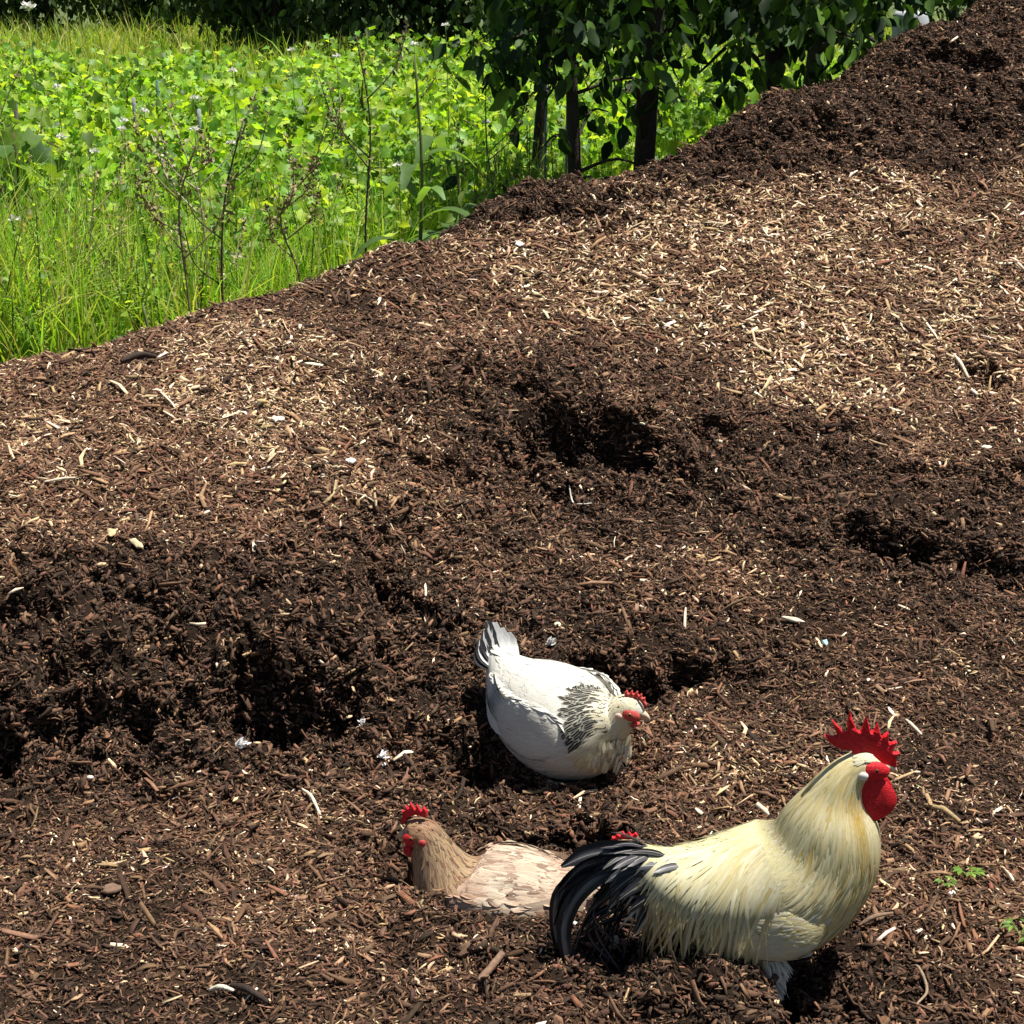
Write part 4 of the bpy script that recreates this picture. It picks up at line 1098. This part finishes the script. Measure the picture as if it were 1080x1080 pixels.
# ================================================================== hens
def make_hen(loc, rz, label, pal, head=(0.150, .205), hfwd=(1, 0, -.15), hy=0.0, tail=True, dark_face=False, roll=0.0, sc=1.0, tilt=0.0):
    r = empty("hen", loc, rz, label, "hen", None); r.scale = (sc,) * 3; r.rotation_euler = (roll, tilt, rz)
    hx_, hz_ = head; ff = nrm(np.asarray(hfwd, float))
    B = Loft([(-.175, .175, .006, .008), (-.160, .165, .022, .022), (-.120, .138, .056, .052), (-.06, .112, .088, .088), (.0, .100, .102, .098), (.055, .100, .096, .094), (.098, .118, .076, .072),
              (.118 + .2 * (hx_ - .15), .150 + .25 * (hz_ - .205), .052, .048, hy * .3), (hx_ - .016, hz_ - .026, .035, .033, hy * .75), (hx_ - .004, hz_ - .004, .026, .026, hy * .95)] + [(hx_ + ff[0] * q_, hz_ + .002 + ff[2] * q_, w_, w_, hy + ff[1] * q_) for q_, w_ in ((.014, .0215), (.028, .010))], 84, 44)
    A = Acc(); B.add(A, pal['under'], .985); smooth_part(A, "body", M_BODY, r)
    FM = pal['mat']
    A = Acc()
    body_cover(A, B, pal.get('n', 3800), .13, .60, -PI, PI, .030, pal.get('w', .0115), pal['body'], lift=pal.get('lift', .015), off=.001, tipf=pal.get('bodytip'))
    body_cover(A, B, 900, .05, .30, -PI * .2, PI * 1.2, .036, .010, pal['body'], lift=.012, down=.15)
    body_cover(A, B, 600, .14, .45, -PI * .95, -PI * .05, .042, .012, pal['fluff'], lift=.05, jit=.4)
    A.build("body_feathers", FM, r, True)
    A = Acc()
    if 'edge' in pal:
        body_cover(A, B, 190, .565, .645, -PI * .25, PI * 1.25, .036, .0130, pal['hackle'], lift=.02, point=.35, down=.2, jit=.12, tipx=.35, tipf=pal['hackletip'], edgef=pal['edge'], wob=.03)
        body_cover(A, B, 100, .64, .69, -PI * .2, PI * 1.2, .030, .0105, pal['hackle'], lift=.02, point=.45, down=.2, jit=.12, tipx=.8, tipf=pal['hackletip'], edgef=pal['edge'], wob=.03)
    else:
        body_cover(A, B, 560, .58, .71, -PI, PI, .034, .0105, pal['neck'], lift=.025, point=.35, down=.2, jit=.15, tipf=pal.get('necktip'))
    if 'edge' in pal: body_cover(A, B, 620, .54, .72, -PI * .88, -PI * .12, .030, .0085, pal['neck'], lift=.012, point=.2, jit=.15, off=.003)
    m_ = 110; f_ = rng.uniform(.54, .70, m_); t_ = rng.uniform(-PI * .80, -PI * .20, m_); P_, N_, D_ = B.at(f_, t_); ax_ = B.axis(f_)
    plumes(A, P_ + ax_ * .006 + np.array([.006, 0, 0]), nrm(np.array([-.25, 0, -1.0]) + rng.normal(0, .12, (m_, 3))), nrm(N_ * .4 + [1.0, 0, .1]), .022, .009, pal['neck'](P_, f_, t_), lift=.04, point=.2)
    body_cover(A, B, 900, .655, .83, -PI, PI, .028, .0075, pal['neck'], lift=.02, point=.3, jit=.12, tipf=pal.get('necktip'))
    body_cover(A, B, 380, .82, .93, -PI, PI, .012, .005, pal['neck'], lift=.02, point=.2, jit=.12)
    A.build("neck_feathers", FM, r, True)
    for s in (-1, 1):
        A = Acc(); wy = .098
        WB = Loft([(.095, .122, .004, .012, s * .070), (.070, .118, .010, .040, s * .083), (.02, .112, .013, .054, s * .094), (-.04, .116, .011, .047, s * .089), (-.10, .132, .008, .030, s * .065), (-.15, .150, .003, .010, s * .035)], 40, 28)
        WB.add(A, pal['under'], .88)
        out = (PI * .5, PI * 1.5) if s < 0 else (-PI * .5, PI * .5)
        for k_ in range(8):
            q = k_ / 7
            b = np.array([.0 - .03 * q, s * (.100 - .004 * q), .142 - .058 * q]); L_ = .125 - .02 * q
            e = b + np.array([-L_, -s * (.056 - .015 * q), .022 + .012 * q])
            c_ = pal['body'](b[None], np.zeros(1), np.zeros(1))[0]
            ribbon(A, [b, (b + e) / 2 + [0, s * .014, 0], e], .026, (0, 0, 1), c_ * rng.uniform(.9, 1.05), 12, (.6, 1, 1, .9, .3), c_ * .95)
        body_cover(A, WB, pal.get('nw', 1200), .0, .97, out[0], out[1], .028, pal.get('w', .0115), pal['body'], lift=pal.get('lift', .015), off=.001, tipf=pal.get('bodytip'))
        A.build("wing", FM, r, True)
    A = Acc()
    for k_ in range(12):
        a = (k_ - 5.5) / 5.5; lay = k_ % 2
        b = np.array([-.135, a * .018, .150]); L_ = .095 - .02 * abs(a)
        e = b + np.array([-L_ * .55, a * .021, L_ * (.92 - .25 * abs(a)) + .006 * lay])
        c_ = pal['tail'](k_)
        ribbon(A, [b, (b + e) / 2 + [-.012, a * .012, -.004], e], .026, (.1, 1, .25 * a), c_, 12, (.5, .9, 1, 1, .45), np.minimum(c_ * 1.2 + .03, .6))
    body_cover(A, B, 90, .02, .16, -PI * .2, PI * 1.2, .048, .020, pal['body'], lift=.10, jit=.3)
    A.build("tail_feathers", FM, r, True)
    W = face_parts(r, (hx_ + .002, hy, hz_), hfwd, .0205, pal['red'], lobecol=pal['lobe'], beakcol=pal['beak'], facescale=1.0, lat=1.66)
    cs = 1.0
    o_ = [(-.9, .55), (-1.15, .95), (-1.0, 1.45), (-.72, 1.15), (-.55, 1.75), (-.28, 1.3), (-.05, 1.95), (.2, 1.4), (.42, 1.8), (.62, 1.3), (.85, 1.45), (.98, 1.0), (1.25, .62), (1.2, .25), (.8, .55), (.3, .85), (-.3, .85)]
    o_ = np.array([(a * pal.get('combl', .9) + pal.get('cshift', 0), .60 + b * pal['comb']) for a, b in o_]) * .0205
    o_ = catmull(np.vstack([o_, o_[:1]]), 52)[:-1]
    comb_slab(o_, .007, "comb", M_RED, r, pal['red'] * 1.05, bend=pal.get('bend', 0), frame=W.frame)
    wattles(r, W, pal['red'], pal['wl'], .0085, .004, base=(.75, .25, -.55))
    for s in (-1, 1):
        leg(r, (.02, s * .045, .04), (-.02, s * .05, .012), (.045, s * .055, -.004), 0, (.62, .52, .36))
    return r

def wcol(P, f, th):
    n = fbm(N2, P[:, 0] + P[:, 1], P[:, 2], 22, 3); return mixc((.60, .585, .52), (.68, .665, .60), .5 + n) * rng.uniform(.94, 1.05, (len(P), 1))
sussex = dict(under=(.60, .575, .49), body=wcol, bodytip=lambda P, f, th: wcol(P, f, th) * 1.03, fluff=lambda P, f, th: mixc((.60, .60, .58), (.74, .73, .69), rng.random(len(P))),
    neck=lambda P, f, th: mixc((.60, .53, .33), (.68, .64, .50), rng.random(len(P))), hackle=lambda P, f, th: np.tile((.035, .032, .028), (len(P), 1)) * rng.uniform(.3, 1.5, (len(P), 1)),
    hackletip=lambda P, f, th: np.tile((.008, .008, .010), (len(P), 1)), edge=lambda P, f, th: np.tile((.66, .63, .50), (len(P), 1)) * rng.uniform(.85, 1.08, (len(P), 1)),
    tail=lambda k_: np.array((.03, .03, .035)) if k_ in (0, 1, 3, 5) else np.array((.62, .62, .60)), red=np.array((.50, .075, .06)), lobe=(.66, .42, .34), beak=(.62, .46, .33), comb=.70, cshift=.30, wl=.014, mat=M_FEATH, bend=0)
WY = 3.27
wp = at_Y(585, 770, WY)
make_hen((float(wp[0]) + .006, WY - .012, -.035), R(-47), "white hen with a black streaked neck ruff sitting alone in the hollow behind", sussex, head=(.152, .165), hfwd=(math.cos(R(32)), math.sin(R(32)), -.30), hy=.022, sc=1.09)

def scol_(P, f, th):
    n = fbm(N1, P[:, 0] + P[:, 1] * .8, P[:, 2], 30, 3)
    c = mixc((.42, .27, .185), (.57, .46, .34), .5 + 1.5 * n)
    n2 = fbm(N3, P[:, 0] * 1.3, P[:, 2] + P[:, 1], 75, 2)
    c = np.where(((rng.random(len(P)) < .07) | (n2 > .27))[:, None], np.array((.26, .17, .12)), c)
    return c * rng.uniform(.85, 1.1, (len(P), 1))
salmon = dict(under=(.34, .22, .15), body=scol_, bodytip=lambda P, f, th: scol_(P, f, th) * np.where(rng.random((len(P), 1)) < .4, .62, 1.18), n=2800, nw=620, w=.0140, lift=.026, fluff=lambda P, f, th: mixc((.56, .42, .30), (.66, .55, .42), rng.random(len(P))),
    neck=lambda P, f, th: mixc((.16, .062, .030), (.31, .175, .085), rng.random(len(P))), necktip=lambda P, f, th: mixc((.36, .26, .14), (.09, .05, .03), (rng.random(len(P)) < .35) * 1.0),
    tail=lambda k_: np.array((.40, .32, .26)) * (1 if k_ % 3 else .25), red=np.array((.55, .02, .03)), lobe=(.45, .05, .05), beak=(.45, .34, .22), comb=1.15, combl=1.0, wl=.026, mat=M_BROWNF, bend=.15)
SY = 2.86
s_p = at_Y(520, 930, SY)
make_hen((float(s_p[0]) + .026, SY - .13, -.146), R(163), "buff salmon hen with mottled back half sunk in the mulch, facing left", salmon, head=(.148, .215), hfwd=(.95, .1, -.25), sc=1.06)
HY = 2.74
h_p = at_Y(800, 930, HY)
make_hen((float(h_p[0]) - .012, HY, -.196), R(176), "hen hidden behind the rooster, only its red comb tip showing above his back", dict(salmon, comb=.62), head=(.20, .235), hfwd=(.9, 0, -.2), sc=1.08)
# ------------------------------------------------------------------ single bits one can point to on the mulch
M_STICK = mat_attr("weathered_wood", rough=.85, nscale=70, lo=.6, hi=1.25, bump=.5, bscale=160)
def on_ground(px, py, lift=.010):
    c = ground_pt(px, py); z = float(H(np.array([c[0]]), np.array([c[1]]))[0]); return np.array([c[0], c[1], z + lift])
def stick(name, cat, label, pxs, r, col, flat=1.0, lift=.014, group=None, r2=.6):
    P = np.array([on_ground(a, b, lift) for a, b in pxs])
    if len(P) > 2 or True:
        P[1:-1, 2] += r * .4
    r = r * .68; c = P.mean(0); A = Acc(); V, Fq = tube(P - c, (r * .55, r, r * .9, r * r2), 9, max(14, 6 * len(P)))
    V = V.copy(); V[:, 2] = V[:, 2] * flat if flat != 1 else V[:, 2]
    V += .05 * r * rng.normal(0, 1, V.shape); A.add(V, Fq, col)
    o = A.build(name, M_STICK, None, True, c); tag(o, label, cat, group); return o
PALE = (.58, .50, .38); TAN = (.36, .25, .15); BRN = (.13, .075, .045)
stick("wood_stick", "stick", "pale stick lying over a dark slot on the upper right slope", [(1005, 380), (1013, 391), (1021, 405)], .008, PALE)
stick("wood_stick", "stick", "short pale stick just below the one over the dark slot", [(1024, 416), (1030, 424)], .008, (.66, .6, .48))
stick("wood_stick", "stick", "pale stick in the foreground left of the buff hen", [(319, 838), (329, 850), (338, 862)], .0055, PALE)
stick("wood_stick", "stick", "pale stick lying beside the big comb at the right edge of the rooster", [(955, 765), (962, 774), (971, 783)], .006, PALE)
stick("wood_stick", "stick", "dark stick with a broken end at the bottom left of the picture", [(245, 1044), (262, 1055), (283, 1066)], .009, (.035, .022, .016))
stick("wood_stick", "stick", "whitish split stick next to the dark broken stick at the bottom", [(221, 1049), (234, 1051), (247, 1052)], .006, (.62, .56, .44))
stick("wood_stick", "stick", "thin upright pale sliver right of the white hen", [(722, 680), (722, 662), (723, 648)], .005, PALE)
stick("wood_stick", "stick", "pale upright sliver on the bank left of the white hen", [(449, 645), (449, 632), (448, 620)], .005, PALE)
stick("wood_stick", "stick", "brown stick below the shoulder of the rooster", [(905, 982), (922, 978), (941, 972)], .0055, (.2, .13, .085))
stick("wood_stick", "stick", "brown broad sliver lying left of the rooster tail", [(505, 1045), (515, 1030), (530, 1012)], .010, (.19, .115, .075), r2=.9)
stick("wood_stick", "stick", "long tan sliver across the slope above the right dark hole", [(905, 458), (920, 470), (935, 478)], .006, TAN)
stick("wood_stick", "stick", "pale sliver in the dry patch at the left", [(48, 516), (66, 513), (80, 512)], .005, PALE)
stick("wood_stick", "stick", "dark twig heap piece near the left crest", [(128, 388), (148, 382), (165, 384)], .013, (.04, .025, .018))
stick("straw", "straw", "long thin curved straw on the mid left slope", [(368, 533), (390, 538), (408, 553), (428, 586)], .0028, (.50, .43, .28), lift=.018)
stick("root", "root", "curled pale root just below the big dark scrape", [(600, 524), (604, 533), (613, 538), (624, 540)], .0035, (.58, .54, .46), lift=.02)
stick("root", "root", "thin branched root on the ground at the right of the rooster", [(961, 1020), (968, 1040), (977, 1052), (966, 1068)], .004, (.28, .2, .13))
def chip(px, py, L, W_, col, label, name="bark_chip", cat="bark chip", group=None, rz=None):
    c = on_ground(px, py, .010); A = Acc(); n = 11
    th = np.arange(n) * 2 * np.pi / n; rr = 1 + .18 * rng.normal(0, 1, n)
    top = np.stack([np.cos(th) * L * .5 * rr, np.sin(th) * W_ * .5 * rr, .0022 + .0015 * rng.normal(0, 1, n)], -1); bot = top * [1.04, 1.04, 0] - [0, 0, .003]
    mid = top * [1.08, 1.08, .3]
    V = np.vstack([top * [.93, .93, 1], mid, bot, [[0, 0, .005]]]); j = np.arange(n)
    A.add(V, [np.stack([n + j, n + (j + 1) % n, (j + 1) % n, j], -1), np.stack([2 * n + j, 2 * n + (j + 1) % n, n + (j + 1) % n, n + j], -1), np.stack([j, (j + 1) % n, np.full(n, 3 * n)], -1)], col)
    o = A.build(name, M_STICK, None, False, c); N_ = Vector(normals(np.array([c[0]]), np.array([c[1]]), .03)[0])
    q = N_.to_track_quat('Z', 'Y'); o.rotation_euler = (q.to_matrix() @ Matrix.Rotation(rng.uniform(0, 6.28) if rz is None else rz, 3, 'Z')).to_euler(); tag(o, label, cat, group); return o
chip(836, 663, .045, .014, (.6, .5, .38), "pale flat wood chip on the slope right of the white hen", rz=-.4)
chip(787, 521, .038, .016, (.45, .36, .24), "tan flat wood chip in the middle of the right slope", rz=.6)
chip(1040, 478, .036, .014, (.66, .6, .46), "cream wood chip below the two pale sticks at the right", rz=-.3)
chip(548, 261, .034, .022, (.6, .57, .5), "round whitish chip on the slope below the dark crest band")
chip(370, 495, .03, .02, (.74, .70, .62), "whitish chip at the end of the dry streak on the left slope")
chip(293, 447, .028, .02, (.62, .56, .46), "pale rounded chip on the upper left slope")
chip(648, 1000, .02, .012, (.5, .42, .3), "small tan chip beneath the rooster tail")
chip(118, 572, .05, .018, (.55, .43, .24), "yellowish broad chip in the dry patch on the left slope", rz=.2)
chip(145, 580, .046, .016, (.58, .47, .28), "yellowish narrow chip right of the broad one in the dry patch", rz=-.3)
chip(495, 1000, .05, .018, (.17, .10, .06), "dark brown bark piece left of the tan sliver by the tail", rz=1.2)
chip(120, 945, .04, .02, (.16, .10, .065), "brown bark flake on the left foreground mulch")
def pebble(px, py, r, col, label, cat="pebble", name="pebble", group=None):
    c = on_ground(px, py, r * .45); V, Fq = ellipsoid((0, 0, 0), (r, r * .8, r * .62), 12, 16)
    V = V * (1 + .12 * N1(V[:, 0] / r * 1.3 + px, V[:, 1] / r * 1.3 + V[:, 2] / r)[:, None] * 2); A = Acc(); A.add(V, Fq, col)
    o = A.build(name, M_STICK, None, True, c); o.rotation_euler = (0, 0, rng.uniform(0, 6)); tag(o, label, cat, group); return o
pebble(588, 664, .010, (.66, .60, .40), "yellowish pebble above the back of the white hen")
pebble(584, 681, .008, (.45, .33, .24), "tan pebble just below the yellowish one")
pebble(404, 803, .008, (.75, .73, .70), "small white pebble above the buff hen")
pebble(1003, 946, .008, (.70, .66, .6), "pale pebble by the green seedling")
pebble(96, 830, .007, (.6, .55, .48), "pale pebble at the foot of the left bank")
pebble(608, 978, .007, (.78, .76, .72), "white pebble between the rooster tail and the buff hen")
# downy white feathers
def fluff(px, py, s, label):
    c = on_ground(px, py, .012); A = Acc(); n = 26
    D = nrm(np.stack([rng.normal(1, .5, n), rng.normal(0, .6, n), rng.uniform(.1, .7, n)], -1)); P = rng.normal(0, s * .12, (n, 3)) + [0, 0, .004]
    plumes(A, P, D, rand_dirs(n), s * rng.uniform(.5, 1, n), s * .22, np.tile((.76, .75, .72), (n, 1)), lift=.25, point=.3)
    o = A.build("down_feather", M_FEATH, None, True, c); tag(o, label, "feather", "white down feathers on the mulch"); return o
fluff(252, 803, .026, "bright white down feather on the ground below the left bank")
fluff(402, 802, .020, "small white down feather above the comb of the buff hen")
fluff(380, 774, .016, "tiny white down feather below the dark recess of the bank")
fluff(578, 690, .020, "white down feather behind the back of the white hen")
fluff(3, 803, .018, "white down feather at the left picture edge")
M_PLASTIC = mat_attr("blue_plastic", rough=.35, nscale=20, lo=.9, hi=1.1)
for px, py, lab in ((697, 319, "tiny light blue plastic flake high on the slope"), (870, 681, "tiny light blue plastic flake right of the white hen")):
    o = chip(px, py, .018, .012, (.30, .52, .60), lab, "plastic_flake", "plastic flake"); o.data.materials.clear(); o.data.materials.append(M_PLASTIC)
# weed seedlings
def seedling(px, py, s, label, n=9, grassy=False):
    c = on_ground(px, py, -.004); r = empty("weed_seedling", c, 0, label, "seedling")
    A = Acc(); L_ = Acc()
    for i in range(n):
        a = i * 2.4; e = np.array([math.cos(a) * s * .5, math.sin(a) * s * .5, s * rng.uniform(.35, .9)])
        V, Fq = tube([(0, 0, 0), e * [.4, .4, .6], e], (.0018, .001), 5, 8); A.add(V, Fq, (.14, .22, .05))
        m = 3; leaves(L_, np.tile(e, (m, 1)), np.array([[math.cos(a + q), math.sin(a + q), .15] for q in (-.9, 0, .9)]), np.tile([0, 0, 1.0], (m, 1)) + rng.normal(0, .3, (m, 3)), np.full(m, s * .55), leafcols(m, [(.22, .36, .06), (.15, .28, .05)]), 'lance' if grassy else 'oval')
    A.build("stem", M_STEM, r); L_.build("leaves", M_LEAF, r); return r
seedling(1021, 928, .030, "small green seedling in the mulch right of the rooster", 5)
seedling(997, 935, .020, "tiny green seedling left of the larger one", 5)
seedling(1076, 992, .035, "thin grassy seedling at the right picture edge", 6, True)
# ------------------------------------------------------------------ light
SUN = Vector((0.30, 0.02, 1.0)).normalized()
el = math.asin(SUN.z); az = math.atan2(SUN.x, SUN.y)
ld = bpy.data.lights.new("sun", 'SUN'); lo = bpy.data.objects.new("sun", ld); COL.objects.link(lo)
ld.energy = 4.5; ld.angle = R(.53); ld.color = (1, .955, .88)
lo.rotation_euler = SUN.to_track_quat('Z', 'Y').to_euler(); lo.location = (3, 3, 12)
w = bpy.data.worlds.new("World"); SC.world = w; w.use_nodes = True
nt = w.node_tree; bg = nt.nodes['Background']; sk = nt.nodes.new('ShaderNodeTexSky'); sk.sky_type = 'NISHITA'
sk.sun_disc = False; sk.sun_elevation = el; sk.sun_rotation = az; sk.altitude = 100; sk.air_density = 1; sk.dust_density = 1
nt.links.new(sk.outputs[0], bg.inputs[0]); bg.inputs[1].default_value = .042
SC.view_settings.view_transform = 'Standard'; SC.view_settings.look = 'None'; SC.view_settings.gamma = 1
SC.view_settings.exposure = 1.02
